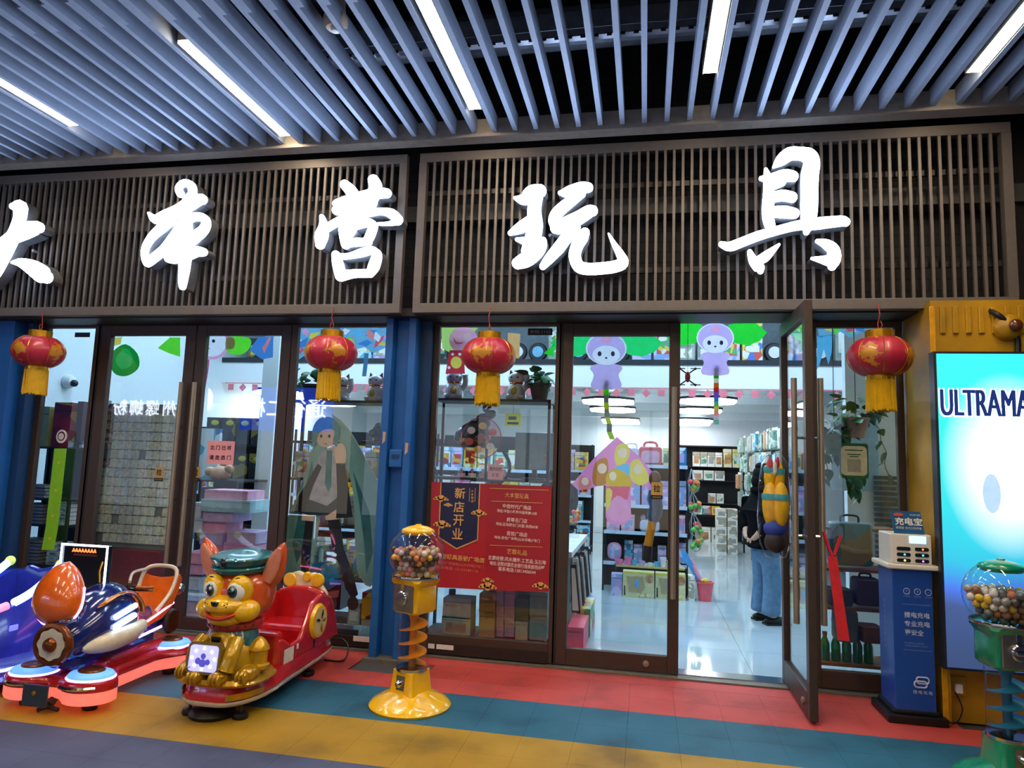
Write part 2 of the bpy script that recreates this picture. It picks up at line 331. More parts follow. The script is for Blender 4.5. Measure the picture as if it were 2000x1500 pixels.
sign('ying', 'white lit brush character 营, nearest the blue post', [[(690, 240, 36), (740, 290, 44), (775, 350, 40), (800, 410, 30)], [(915, 205, 42), (932, 260, 50), (915, 330, 48), (870, 400, 40), (830, 450, 30)],
    [(625, 390, 30), (680, 375, 38), (760, 360, 45), (850, 335, 48), (950, 308, 42), (1020, 308, 36)], [(630, 440, 38), (690, 430, 40), (760, 420, 34), (780, 430, 20)], [(900, 380, 45), (850, 430, 40), (790, 470, 30)],
    [(512, 492, 18), (525, 560, 34), (510, 640, 52), (500, 710, 36)], [(540, 590, 30), (620, 540, 32), (720, 500, 36), (850, 465, 34), (980, 450, 26), (1060, 470, 38), (1108, 515, 38)], [(1110, 528, 28), (1040, 545, 15), (950, 548, 10)],
    [(672, 592, 28), (682, 650, 30), (700, 710, 34)], [(680, 605, 30), (780, 558, 34), (870, 538, 34), (915, 560, 34)], [(915, 570, 34), (890, 640, 36), (862, 690, 32)], [(700, 700, 32), (790, 690, 32), (880, 690, 26)], [(720, 640, 28), (760, 600, 22)],
    [(622, 790, 32), (640, 870, 42), (662, 955, 42)], [(620, 805, 26), (720, 800, 22), (820, 775, 32), (900, 755, 32), (940, 785, 38)], [(945, 800, 38), (920, 880, 44), (890, 935, 32)], [(660, 955, 42), (760, 938, 32), (850, 935, 32), (890, 935, 30)]], .25, 500, 300)
sign('wan', 'white lit brush character 玩, first along the right screen', [[(222, 465, 12), (290, 475, 45), (360, 430, 65), (415, 410, 52)], [(390, 450, 50), (372, 560, 52), (380, 680, 58), (355, 800, 60), (320, 880, 50)], [(185, 740, 18), (260, 700, 42), (350, 650, 50), (395, 640, 40)],
    [(238, 790, 14), (300, 800, 30), (380, 800, 40)], [(442, 800, 28), (430, 840, 40), (390, 890, 52), (310, 945, 60), (245, 975, 46)], [(572, 425, 14), (640, 420, 44), (740, 385, 44), (795, 383, 38)], [(740, 430, 35), (640, 505, 42), (555, 580, 45), (530, 650, 45), (560, 715, 32)],
    [(540, 700, 42), (620, 670, 55), (720, 620, 52), (800, 572, 48), (828, 565, 42)], [(680, 690, 55), (620, 780, 45), (560, 860, 45), (490, 940, 38), (440, 1000, 26)], [(770, 735, 36), (745, 770, 52), (708, 840, 46), (690, 920, 46), (722, 1000, 46), (800, 1020, 45), (900, 1015, 45), (1000, 1002, 45), (1068, 972, 42), (1048, 910, 32), (1000, 830, 20), (955, 745, 6)]], .25, 950, 270)
sign('ju', 'white lit brush character 具, tallest, near the yellow wall', [[(605, 322, 10), (660, 272, 44), (740, 215, 54), (830, 212, 54), (900, 235, 68), (925, 290, 68), (908, 400, 74), (905, 550, 72), (902, 700, 70), (892, 800, 55), (880, 870, 24)],
    [(540, 345, 14), (558, 420, 36), (565, 520, 45), (560, 640, 50), (560, 750, 48), (580, 830, 40), (590, 890, 16)], [(500, 420, 18), (600, 420, 44), (700, 395, 50), (768, 402, 45)], [(600, 475, 40), (680, 450, 30)], [(590, 580, 42), (680, 562, 44), (760, 577, 44)], [(590, 700, 42), (690, 700, 50), (780, 712, 42)],
    [(168, 972, 24), (240, 990, 38), (350, 950, 38), (480, 900, 38), (620, 860, 35), (800, 815, 38), (950, 800, 48), (1080, 785, 46), (1180, 777, 42), (1210, 785, 36)], [(405, 1035, 20), (435, 1110, 38), (485, 1170, 45), (495, 1195, 26)], [(440, 1130, 30), (530, 1080, 40), (600, 1020, 25), (650, 975, 10)],
    [(970, 945, 16), (1040, 968, 38), (1105, 1020, 52), (1108, 1100, 58), (1095, 1155, 36)], [(925, 1090, 10), (1000, 1100, 28), (1080, 1110, 50)]], 350 / 1500, 1370, 250)
# ---------------------------------------------------------------- blue posts
p = MB()
p.box(-2.03, -1.97, 5.11, 5.4, 0, 2.64).box(-1.84, -1.78, 5.11, 5.4, 0, 2.64).box(-1.97, -1.84, 5.2, 5.4, 0, 2.64)
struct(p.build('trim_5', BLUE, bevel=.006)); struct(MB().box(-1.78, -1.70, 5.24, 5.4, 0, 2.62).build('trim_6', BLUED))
struct(MB().box(-2.06, -1.68, 5.06, 5.42, -.012, .012).build('trim_7', M('sill_stone')))
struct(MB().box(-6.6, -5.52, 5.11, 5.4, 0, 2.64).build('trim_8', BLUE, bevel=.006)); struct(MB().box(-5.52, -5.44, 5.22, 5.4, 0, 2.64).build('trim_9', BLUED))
t = thing('junction_box', 'small blue box screwed to the blue post', 'box', (-1.905, 5.2, 1.5))
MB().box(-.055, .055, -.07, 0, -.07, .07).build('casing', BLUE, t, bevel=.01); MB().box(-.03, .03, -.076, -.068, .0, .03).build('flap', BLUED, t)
for (x, z, lab) in ((-1.998, 1.66, 'torn beige tape stuck to the blue post, higher piece'), (-1.81, 1.58, 'torn beige tape stuck to the blue post, beside the box')):
    tag(MB().prism([(-.012, 0, -.05), (.01, 0, -.03), (.014, 0, .04), (-.01, 0, .045)], (0, -.002, 0)).build('tape_scrap', M('tape', 'c9a184', .7), loc=(x, 5.1095, z)), lab, 'tape')
# ---------------------------------------------------------------- glazing
def leaf(name, x0, x1, z0, z1, st, tr, brl, hinge=None, y=G, d=.05):
    o = bpy.data.objects.new(name, None); COL.objects.link(o); struct(o); o.location = (0, y, 0) if hinge is None else hinge
    hx = 0
    MB().box(x0, x0 + st, 0, d, z0, z1).box(x1 - st, x1, 0, d, z0, z1).box(x0 + st, x1 - st, 0, d, z1 - tr, z1).box(x0 + st, x1 - st, 0, d, z0, z0 + brl).build('frame', BRONZE, o, bevel=.004)
    MB().box(x0 + st, x1 - st, d * .45, d * .55, z0 + brl, z1 - tr).build('pane', GLASS, o); return o
def pull(door, x, z0, z1, y=-.06, zs=(.35, .75)):
    t = bpy.data.objects.new('handle', None); COL.objects.link(t); t.parent = door
    MB().cyl((x, y, z0), (x, y, z1), .019, n=14).build('tube', STEELB, t, smooth=True)
    for q in zs: zz = z0 + (z1 - z0) * q; MB().cyl((x, y, zz), (x, 0 if y < 0 else .05, zz), .009, n=8).build('standoff', CHROME, t)
def lock(door, x, z): MB().lathe([(.022, 0), (.022, .012), (.012, .016), (0, .016)], n=16).build('lock', STEELB, door, (x, 0, z), smooth=40, rot=(PI / 2, 0, 0))
leaf('window_1', -5.445, -4.83, .02, 2.62, .06, .04, .12); leaf('window_2', -2.96, -2.03, .02, 2.62, .055, .04, .06)
leaf('window_3', -1.70, -.655, .02, 2.62, .045, .04, .14); leaf('window_4', 1.17, 1.80, .02, 2.62, .05, .06, .12)
for x0, x1, n in ((-2.9, -2.08, 2), (-1.65, -.71, 3)): struct(MB().box(x0, x1, G - .02, G - .003, .022, .10).build('trim_1' + str(n), BRONZE2))
d1 = leaf('door_1', -4.82, -3.868, .03, 2.6, .10, .09, .10); d2 = leaf('door_2', -3.858, -2.965, .03, 2.6, .09, .09, .10)
d3 = leaf('door_3', -.645, .25, .02, 2.6, .08, .10, .12); pull(d3, .205, .56, 2.1); lock(d3, .02, .08)
pull(d1, -3.925, .55, 2.09); pull(d2, -3.80, .55, 2.09); lock(d1, -4.4, .08); lock(d2, -3.42, .08)
struct(MB().box(-4.85, -4.815, G, G + .06, 0, 2.64).box(1.135, 1.17, G, G + .07, 0, 2.62).box(-.67, -.645, G, G + .06, 0, 2.64).build('trim_14', BRONZE2))
d4 = leaf('door_4', -.15, .71, .02, 2.6, .075, .10, .15, hinge=(.985, 5.32, 0)); d4.rotation_euler = (0, 0, -PI / 2)
pull(d4, .64, .57, 2.1, -.055); pull(d4, .64, .57, 2.1, .105); lock(d4, .55, .09)
struct(MB().box(.2, 1.2, 5.36, 5.5, 0, .02).build('trim_15', CHROME))
PULLG = M('pull_gold', 'cda45c', .4, .3)
for i, (px, py, y, q) in enumerate(((311, 923, 5.35, 'on the leaf of the closed pair nearer the blue ride'), (382, 923, 5.35, 'on the leaf of the closed pair nearer the puppy ride'), (1283, 955, 5.35, 'on the closed leaf beside the open doorway'))):
    c = P(px, py, y); t = thing('pull_sticker', 'gold pull sticker ' + q, 'sticker', (c.x, y, c.z))
    MB().box(-.042, .042, -.001, .0, -.045, .05).build('label', PULLG, t); MB().box(-.042, .042, -.001, 0, -.075, -.046).build('band', BLACK, t)
    text('拉', BLACK, t, (0, -.002, .003), .05, .055, off=.02); text('闭店消毒', PULLG, t, (0, -.002, -.06), .06, .014)
# ---------------------------------------------------------------- yellow container wall, light box, dome, socket
yw = struct(MB().box(1.81, 4.2, 4.85, 5.4, .36, 2.64).box(1.81, 4.2, 4.93, 5.4, 0, .36).box(1.81, 1.85, 4.85, 4.93, 0, .36).build('wall_right', YEL))
for i in range(9): MB().box(1.86 + i * .075, 1.895 + i * .075, 4.835, 4.85, 2.42, 2.6).build('rib', YEL, yw, bevel=.006)  # raised bars standing in for the shadow stripes of the fascia slats
MB().box(1.80, 1.835, 4.842, 4.85, .02, 2.6).build('corner_strip', M('yellow_strip', 'd89a0c', .4, var=.15), yw, bevel=.004)
MB().box(1.79, 1.99, 4.8455, 4.8502, 1.54, 1.548).build('seam', BRONZE2, yw)
lb = bpy.data.materials.new('backlit_film'); lb.use_nodes = True; nt = lb.node_tree; b = nt.nodes['Principled BSDF']
tc = N(nt, 'ShaderNodeTexCoord'); sx = N(nt, 'ShaderNodeSeparateXYZ'); nt.links.new(tc.outputs['Generated'], sx.inputs[0])
no = N(nt, 'ShaderNodeTexNoise'); no.inputs['Scale'].default_value = 3; no.inputs['Detail'].default_value = 1; nt.links.new(tc.outputs['Generated'], no.inputs['Vector'])
md = N(nt, 'ShaderNodeMath', operation='MULTIPLY_ADD'); md.inputs[1].default_value = .16; nt.links.new(no.outputs[0], md.inputs[0]); nt.links.new(sx.outputs[2], md.inputs[2])
cz = ramp(nt, md.outputs[0], [(.08, '232f66'), (.27, '303f80'), (.32, '3c68dc'), (.41, '16b4d8'), (.55, '10d0dc'), (.75, '06dcd8'), (1, '0ce6e2')])
# white flare in the film's artwork
vl = N(nt, 'ShaderNodeVectorMath', operation='DISTANCE'); mpn = N(nt, 'ShaderNodeMapping'); mpn.inputs['Scale'].default_value = (1.1, 0, 1); nt.links.new(tc.outputs['Generated'], mpn.inputs[0])
nt.links.new(mpn.outputs[0], vl.inputs[0]); vl.inputs[1].default_value = (.3, 0, .64)
fl = ramp(nt, vl.outputs['Value'], [(.14, 'ffffff'), (.3, '000000')]); mix = N(nt, 'ShaderNodeMix', data_type='RGBA'); nt.links.new(fl, mix.inputs[0]); nt.links.new(cz, mix.inputs[6]); mix.inputs[7].default_value = (1, 1, 1, 1)
nt.links.new(mix.outputs[2], b.inputs['Emission Color']); b.inputs['Emission Strength'].default_value = E_BOX; b.inputs['Base Color'].default_value = (.1, .2, .25, 1); b.inputs['Roughness'].default_value = .25
t = thing('light_box', 'tall cyan backlit poster box on the yellow wall', 'light box', (2.5, 4.76, .35))
MB().box(-.715, .715, 0, .08, 0, 1.94).build('casing', M('box_edge', '3a3c44', .4, .5), t); MB().box(-.7, .7, -.004, -.001, .015, 1.925).build('film', lb, t)
NAVY = M('navy_print', '1c3a8c', .4, em=.25); WGLOW = M('white_film', 'ffffff', .4, em=1.1); TEALF = M('teal_film', '15b8b0', .4, em=.6)
for dx, dz in ((-.012, .01), (.012, .01), (-.012, -.01), (.012, -.01)): text('ULTRAMAN', WGLOW, t, (-.397 + dx, -.0056 - abs(dx + dz) * .01, 1.615 + dz), .575, .165, ext=0, res=4)
for k, dx in enumerate((-.005, 0, .005)): text('ULTRAMAN', NAVY, t, (-.397 + dx, -.0075 - k * .0003, 1.615), .575, .165, ext=0, res=4)
for o2, mm in ((circ(.02, 1.0, .1, 14, .05), TEALF), (circ(-.42, 1.06, .05, 14, .12), M('pale_blue_film', 'a8c8f4', .4, em=.7))):
    MB().prism([(u, -.0055 if mm is WGLOW else -.007, v) for u, v in o2], (0, .001, 0)).build('artwork', mm, t)
c = P(1965, 640, 4.85); t = thing('dome_sensor', 'amber dome sensor on the yellow wall above the light box', 'sensor', c)
MB().lathe([(.085, 0), (.085, .03), (.06, .06), (0, .075)], n=20).build('base', YEL, t, smooth=40, rot=(PI / 2, 0, 0)); MB().ell((.02, -.08, .0), (.04, .03, .04)).build('lens', M('amber_lens', '5e2c12', .2, coat=.6), t, smooth=True)
tag(MB().tube(cat_rom([tuple(P(1915, 596, 4.98)), tuple(P(1940, 610, 4.83)), tuple(P(1958, 622, 4.8)), tuple(P(1985, 655, 4.83)), tuple(P(1988, 690, 4.83))]), .018, 8).build('cable', BLACK, smooth=True), 'black cable looping over the yellow wall', 'cable')
t = thing('wall_socket', 'socket plate with a plug low on the yellow wall', 'socket', P(1866, 1338, 4.93)); MB().box(-.055, .055, -.02, 0, -.06, .06).build('plate', YEL, t, bevel=.006)
MB().box(-.02, .02, -.06, -.02, -.035, .02).build('plug', WHITE, t, bevel=.005)
tag(MB().tube(cat_rom([tuple(P(1866, 1352, 4.87)), tuple(P(1880, 1385, 4.86)), tuple(P(1868, 1412, 4.84)), tuple(P(1850, 1408, 4.80)), (1.79, 4.80, .06)]), .004, 6).build('power_cord', BLACK), 'thin black cord from the wall socket towards the kiosk', 'cord')
# ---------------------------------------------------------------- lanterns
def gold_on_red():
    mt = bpy.data.materials.new('lantern_cloth'); mt.use_nodes = True; nt = mt.node_tree; b = nt.nodes['Principled BSDF']
    tc = N(nt, 'ShaderNodeTexCoord'); n1 = N(nt, 'ShaderNodeTexNoise'); n1.inputs['Scale'].default_value = 26; n1.inputs['Detail'].default_value = 4; nt.links.new(tc.outputs['Object'], n1.inputs[0])
    a = N(nt, 'ShaderNodeTexGradient', gradient_type='RADIAL'); nt.links.new(tc.outputs['Object'], a.inputs[0])
    mu = N(nt, 'ShaderNodeMath', operation='MULTIPLY'); mu.inputs[1].default_value = 4 * 2 * PI; nt.links.new(a.outputs['Fac'], mu.inputs[0])
    cs = N(nt, 'ShaderNodeMath', operation='COSINE'); nt.links.new(mu.outputs[0], cs.inputs[0])
    z = N(nt, 'ShaderNodeSeparateXYZ'); nt.links.new(tc.outputs['Object'], z.inputs[0])
    az = N(nt, 'ShaderNodeMath', operation='ABSOLUTE'); nt.links.new(z.outputs[2], az.inputs[0])
    s1 = N(nt, 'ShaderNodeMath', operation='MULTIPLY_ADD'); s1.inputs[1].default_value = -3.2; nt.links.new(az.outputs[0], s1.inputs[0]); nt.links.new(n1.outputs[0], s1.inputs[2])
    s2 = N(nt, 'ShaderNodeMath', operation='MULTIPLY_ADD'); s2.inputs[1].default_value = .22; nt.links.new(cs.outputs[0], s2.inputs[0]); nt.links.new(s1.outputs[0], s2.inputs[2])
    nt.links.new(ramp(nt, s2.outputs[0], [(.49, 'ba263e'), (.53, 'c8881a')]), b.inputs['Base Color']); b.inputs['Roughness'].default_value = .4
    b.inputs['Coat Weight'].default_value = .2; return mt
LC = gold_on_red(); GM = M('lantern_gold', 'd09a1c', .25, .7); TS = M('tassel_yellow', 'e0b000', .6, var=.1, scale=30)
lan = thing('lantern', '', 'lantern', (-5.06, 4.935, 2.34))
prof = [(.075, .115), (.115, .105), (.155, .07), (.178, .025), (.182, -.005), (.172, -.045), (.145, -.085), (.105, -.112), (.075, -.12)]
MB().lathe([(r, z) for r, z, *_ in cat_rom(prof, 3)], n=64, wob=lambda a, r, z: 1 + .012 * abs(math.sin(a * 8))).build('body', LC, lan, smooth=True)
mb = MB()
for i in range(8): a = 2 * PI * (i + .5) / 8; mb.tube([(r * 1.012 * math.cos(a), r * 1.012 * math.sin(a), z) for r, z, *_ in cat_rom(prof, 2)], .0022, 5)
mb.build('rib', GM, lan, smooth=True)
MB().lathe([(.072, .11), (.08, .11), (.08, .16), (.072, .16)], n=32).build('top_ring', GM, lan, smooth=40); MB().lathe([(.074, -.118), (.08, -.118), (.08, -.145), (.074, -.145)], n=32).build('bottom_ring', GM, lan, smooth=40)
mb = MB()
for i in range(70): a = 2 * PI * i / 70; r = .074 + random.uniform(-.004, .004); mb.cyl((r * math.cos(a), r * math.sin(a), -.13), ((r + .006) * math.cos(a + .05), (r + .006) * math.sin(a + .05), -.33 + random.uniform(-.012, .008)), .0042, .0045, 4)
tag(mb.build('tassel', TS, lan), kind='stuff')
MB().tube([(0, 0, .16), (.006, .0, .2), (-.01, .01, .26), (.0, .0, .33)], .0035, 5).build('hanging_cord', M('red_cord', 'a83a30', .6), lan); MB().tube([(0, 0, .16), (-.02, .0, .19), (-.012, .0, .22)], .003, 5).build('cord_end', M('red_cord'), lan)
lan.scale = (1.09, 1.09, 1.09); lan.location.z -= .042
lan['label'] = 'red lantern hanging before the leftmost window, beside the blue wall'
for x, z, rz, l in ((-2.40, 2.335, .7, 'red lantern before the standee window, upright, left of the blue post'), (-1.146, 2.32, 1.5, 'red lantern hanging before the red poster window'), (1.523, 2.325, 2.6, 'red lantern before the plant window, beside the yellow wall')):
    dup(lan, (x, 4.935, z - .042), rz, l)
# ---------------------------------------------------------------- red opening poster
def poster():
    Y = 5.318; t = thing('opening_poster', 'red two sheet shop opening poster with gold lettering on the window', 'poster', (-1.2, Y, 1.0))
    PR = M('poster_red', 'b3202c', .35, var=.05, scale=4); PR2 = M('poster_red_sheet', 'a81f2b', .35, var=.05, scale=4); NV = M('poster_navy', '1d1d44', .4); PG = M('poster_gold', 'e0a95c', .4); PW = M('poster_cream', 'f2d9d0', .5); PD = M('poster_dim', 'd8705e', .5)
    L = lambda px, py, d=0: P(px, py, Y) - Vector((-1.2, Y + d, 1.0))
    q = lambda pts, d: [L(px, py, d) for px, py in pts]
    MB().prism(q([(843, 941), (955, 945), (950, 1152), (838, 1146)], 0), (0, -.002, 0)).build('red_sheet', PR, t)
    MB().prism(q([(951, 945), (1078, 950), (1072, 1156), (948, 1152)], .003), (0, -.002, 0)).build('red_sheet', PR2, t)
    MB().prism(q([(861, 942), (938.5, 945), (934, 1055), (892, 1073), (856, 1050)], .0055), (0, -.001, 0)).build('gold_border', PG, t)
    MB().prism(q([(863, 942), (936.5, 945), (932, 1053), (892, 1070), (858.5, 1048.5)], .007), (0, -.001, 0)).build('navy_panel', NV, t)
    def T(s, px, py, wpx, hpx, mm, off=.012, rot=0):
        c = L(px, py, .0085); k = 5.318 / FPX * 1.02; text(s, mm, t, c, wpx * k if wpx else None, hpx * k, off=off, rot=(PI / 2, rot, 0))
    for i, ch in enumerate('新店开业'): T(ch, (899, 897, 896, 894)[i], (963, 990, 1016, 1042)[i], 21, 21, PG, .012)
    for i, ch in enumerate('大本营店'): T(ch, 923, 959 + i * 6.5, 5, 5, PG)
    MB().prism(q([(917.5, 953), (918.3, 953), (917.3, 980), (916.5, 980)], .008), (0, -.001, 0)).build('rule', PG, t); MB().prism(q([(928.5, 953), (929.3, 953), (928.3, 980), (927.5, 980)], .008), (0, -.001, 0)).build('rule', PG, t)
    T('大本营玩具吾悦广场店', 894, 1089, 108, 10, PG, .02, .04); T('地址:吾悦广场金街(山水印巷)7号门', 893, 1102, 106, 6.5, PD, .01, .04); T('联系电话: 15152189116', 893, 1111, 84, 6.5, PD, .01, .04)
    for s, y, wd, h, mm in (('大本营玩具', 968, 47, 10, PG), ('中信时代广场店', 990, 56, 8.5, PW), ('地址:中信小吃街中段街南10米', 1000, 78, 6.5, PW), ('府尊名门店', 1016, 40, 8.5, PW), ('地址:区政府北门对面 向西80米', 1026, 82, 6.5, PW),
                            ('吾悦广场店', 1043, 40, 8.5, PW), ('地址:吾悦广金街(山水印巷)7号门', 1053, 88, 7, PW), ('艺霏礼品', 1078, 39, 10, PG), ('主要经营:风水摆件.工艺品.玉石等', 1093.5, 112, 8, PW), ('地址:法院对面农业银行信良部西间壁', 1104, 106, 8, PW), ('联系电话:13813456544', 1114, 72, 8, PW)):
        T(s, 1010, y, wd, h, mm, .012, .035)
    for y0, x0, x1 in ((953, 957, 1072), (978, 960, 1060), (1064, 957, 1060)): MB().prism(q([(x0, y0), (x1, y0 + 4), (x1, y0 + 5), (x0, y0 + 1)], .008), (0, -.001, 0)).build('rule', PG, t)
    for px, py, s in ((862, 972, .95), (876, 985, .55), (936, 1000, .95), (864, 1022, 1.1), (953, 1132, .75), (953, 1143, 1.1), (1056, 1142, .95)):
        mb = MB(); c = L(px, py, .0088)
        for dx, dz, r in ((0, 0, .03), (-.035, -.006, .022), (.034, -.008, .02), (.0, -.022, .018), (-.055, -.012, .012), (.055, -.014, .012)):
            mb.prism([(c.x + dx * s + u, c.y, c.z + dz * s + v) for u, v in circ(0, 0, r * s, 14, r * s * .75)], (0, -.0006, 0))
        mb.build('gold_cloud', PG, t)
poster()
def note(name, label, px, py, wpx, hpx, Y, lines, col, ink, cat='note', hh=.03):
    c = P(px, py, Y); k = Y / FPX; t = thing(name, label, cat, c)
    MB().box(-wpx * k / 2, wpx * k / 2, -.001, .001, -hpx * k / 2, hpx * k / 2).build('sheet', col, t)
    for i, (s, wf) in enumerate(lines): text(s, ink, t, (0, -.0025, hpx * k * (.5 - (i + .7) / (len(lines) + .4))), wpx * k * wf, hh, off=.02)
NP = M('pink_paper', 'eda2a6', .6, var=.04); INK = M('ink', '3a2528', .6)
note('paper_note', 'pink paper note with two lines on the closed door leaf', 431, 884, 64, 50, 5.35, (('北 门 已 坏', .8), ('请 走 西 门', .8)), NP, INK, hh=.04)
note('paper_note', 'small pink note hanging above the red poster', 968, 922, 32, 30, 5.37, (('店内兑换', .8), ('硬币', .4)), NP, INK, hh=.03)
note('number_plate', 'black unit number plate in the top corner of the poster window', 1055, 648, 50, 14, 5.345, (('金街-1132', .85),), BLACK, M('plate_ink', '9a8d88', .5), 'plate', .026)
note('number_plate', 'dark plate in the top corner of the leftmost window', 161, 654, 40, 11, 5.345, (), M('plate_dark', '1b2740', .5), INK, 'plate')
# paper code sign (the code itself is left blank)
c = P(1668, 900, 5.3576); t = thing('payment_sign', 'cream payment sign with a green border among the vines', 'sign', c)
plate(MB(), rrect(-.096, .096, -.125, .125, .02), 0, .003).build('backing', M('sign_green', '2c6b3c', .5), t); plate(MB(), rrect(-.086, .086, -.105, .105, .03), -.002, .002).build('panel', M('sign_cream', 'd9d3b4', .5), t)
for z, w_ in ((.075, .12), (.045, .09), (.03, .06)): MB().box(-w_ / 2, w_ / 2, -.003, -.002, z - .004, z + .004).build('printed_line', M('sign_green'), t)
MB().box(-.045, .045, -.003, -.002, -.08, .01).build('blank_square', M('sign_grey', 'a9a793', .6), t)
# ---------------------------------------------------------------- power bank kiosk
def kiosk():
    t = thing('charging_kiosk', 'blue power bank kiosk with a white slotted head', 'kiosk', (1.645, 4.83, 0)); KB = M('kiosk_blue', '1f4ea8', .35, var=.05, coat=.2); KW = M('kiosk_white', 'ece4d8', .35, var=.03)
    LT = M('kiosk_letter', 'c9d6f2', .4); DIM = M('kiosk_dim', '7f9bd8', .4)
    MB().box(-.17, .17, -.04, .3, 0, .05).box(-.135, .135, -.01, .28, .05, .075).build('base', BLACK, t, bevel=.008)
    MB().box(-.115, .115, 0, .27, .07, .92).build('body', KB, t, bevel=.004)
    MB().box(-.15, .15, -.03, .29, .92, .95).build('tray', KW, t, bevel=.008)
    MB().box(-.118, .118, 0, .24, .95, 1.135).build('head', KW, t, bevel=.008)
    SC = M('kiosk_screen', '7fb8ff', .3, em=1.6, emc='9cc8ff'); MB().box(-.01, .085, -.004, .002, 1.08, 1.125).build('screen', SC, t)
    for i in range(3):
        for j in range(2):
            x, z = -.045 + j * .105, 1.045 - i * .036
            s = plate(MB(), rrect(-.04, .04, -.011, .011, .0105), -.004, .006).build('slot', BLACK, t, (x, 0, z))
            cl = [None, 'ff5a2a', '35b8ff', '35b8ff', 'e8d84a', 'b05aff'][i * 2 + j]
            if cl: plate(MB(), circ(.005, .0, .006, 10), -.0055, .001).build('led', M('led_' + cl, cl, .4, em=3), s)
    LB = M('card_blue', '1a5c92', .4); d = thing('x', '', '', (0, 0, 0)); bpy.data.objects.remove(d)
    MB().prism([(-.085, .03, 1.125), (.095, .03, 1.125), (.075, .05, 1.275), (-.1, .05, 1.275)], (0, .004, 0)).build('card', LB, t)
    text('充电宝', M('card_white', 'f6f2e4', .4), t, (0, .035, 1.212), .16, .05, off=.03, rot=(PI / 2 - .13, 0, 0)); text('够便宜 支付分免押金', M('card_white'), t, (0, .031, 1.172), .15, .016, rot=(PI / 2 - .13, 0, 0))
    plate(MB(), circ(-.055, 1.253, .03, 14, .011), .042, .002).build('badge', M('badge_orange', 'e2572b', .4), t); text('支付宝·信用', M('card_white'), t, (.04, .0415, 1.254), .06, .012, rot=(PI / 2 - .13, 0, 0))
    for s, z, wd in (('搜电充电', .643, .145), ('专业充电', .59, .145), ('更安全', .537, .108)): text(s, LT, t, (.02 - (.145 - wd) / 2, -.0015, z), wd, .035, off=.015)
    text('POWERFUL CHARGER', DIM, t, (.0, -.0015, .473), .11, .009); text('MORE SAFELY & FAST', DIM, t, (.013, -.0015, .457), .13, .009)
    for z in (.43, .705): MB().box(-.06, .1, -.001, 0, z, z + .002).build('rule', DIM, t)
    for i, s in enumerate(('充电快', '随时还', '扫码借')):
        x = -.035 + i * .062; ring = [(x + .018 * math.cos(a), -.0015, .785 + .018 * math.sin(a)) for a in (2 * PI * k / 18 for k in range(19))]
        MB().tube(ring, .0018, 4, caps=False).build('icon_ring', LT, t); text(('⚡', '¥', '−')[i] if False else ('7', 'v', '-')[i], LT, t, (x, -.0015, .785), None, .012 if i < 2 else .002); text(s, DIM, t, (x, -.0015, .755), .04, .011)
    mb = MB()
    for dz, dx in ((.012, .006), (-.012, -.006)):
        o = rrect(.0 + dx, .07 + dx, .225 + dz, .262 + dz, .016, 5); mb.tube([(u, -.002, v) for u, v in o + [o[0]]], .005, 5, caps=False)
    mb.build('emblem', LT, t); text('搜电充电', LT, t, (.04, -.0015, .185), .11, .022, space=1.3)
    for i, s in enumerate('搜电充电专业更安全'): text(s, DIM, t, (-.1165, .15, .7 - i * .035), .024, .024, rot=(PI / 2, 0, -PI / 2))
kiosk()
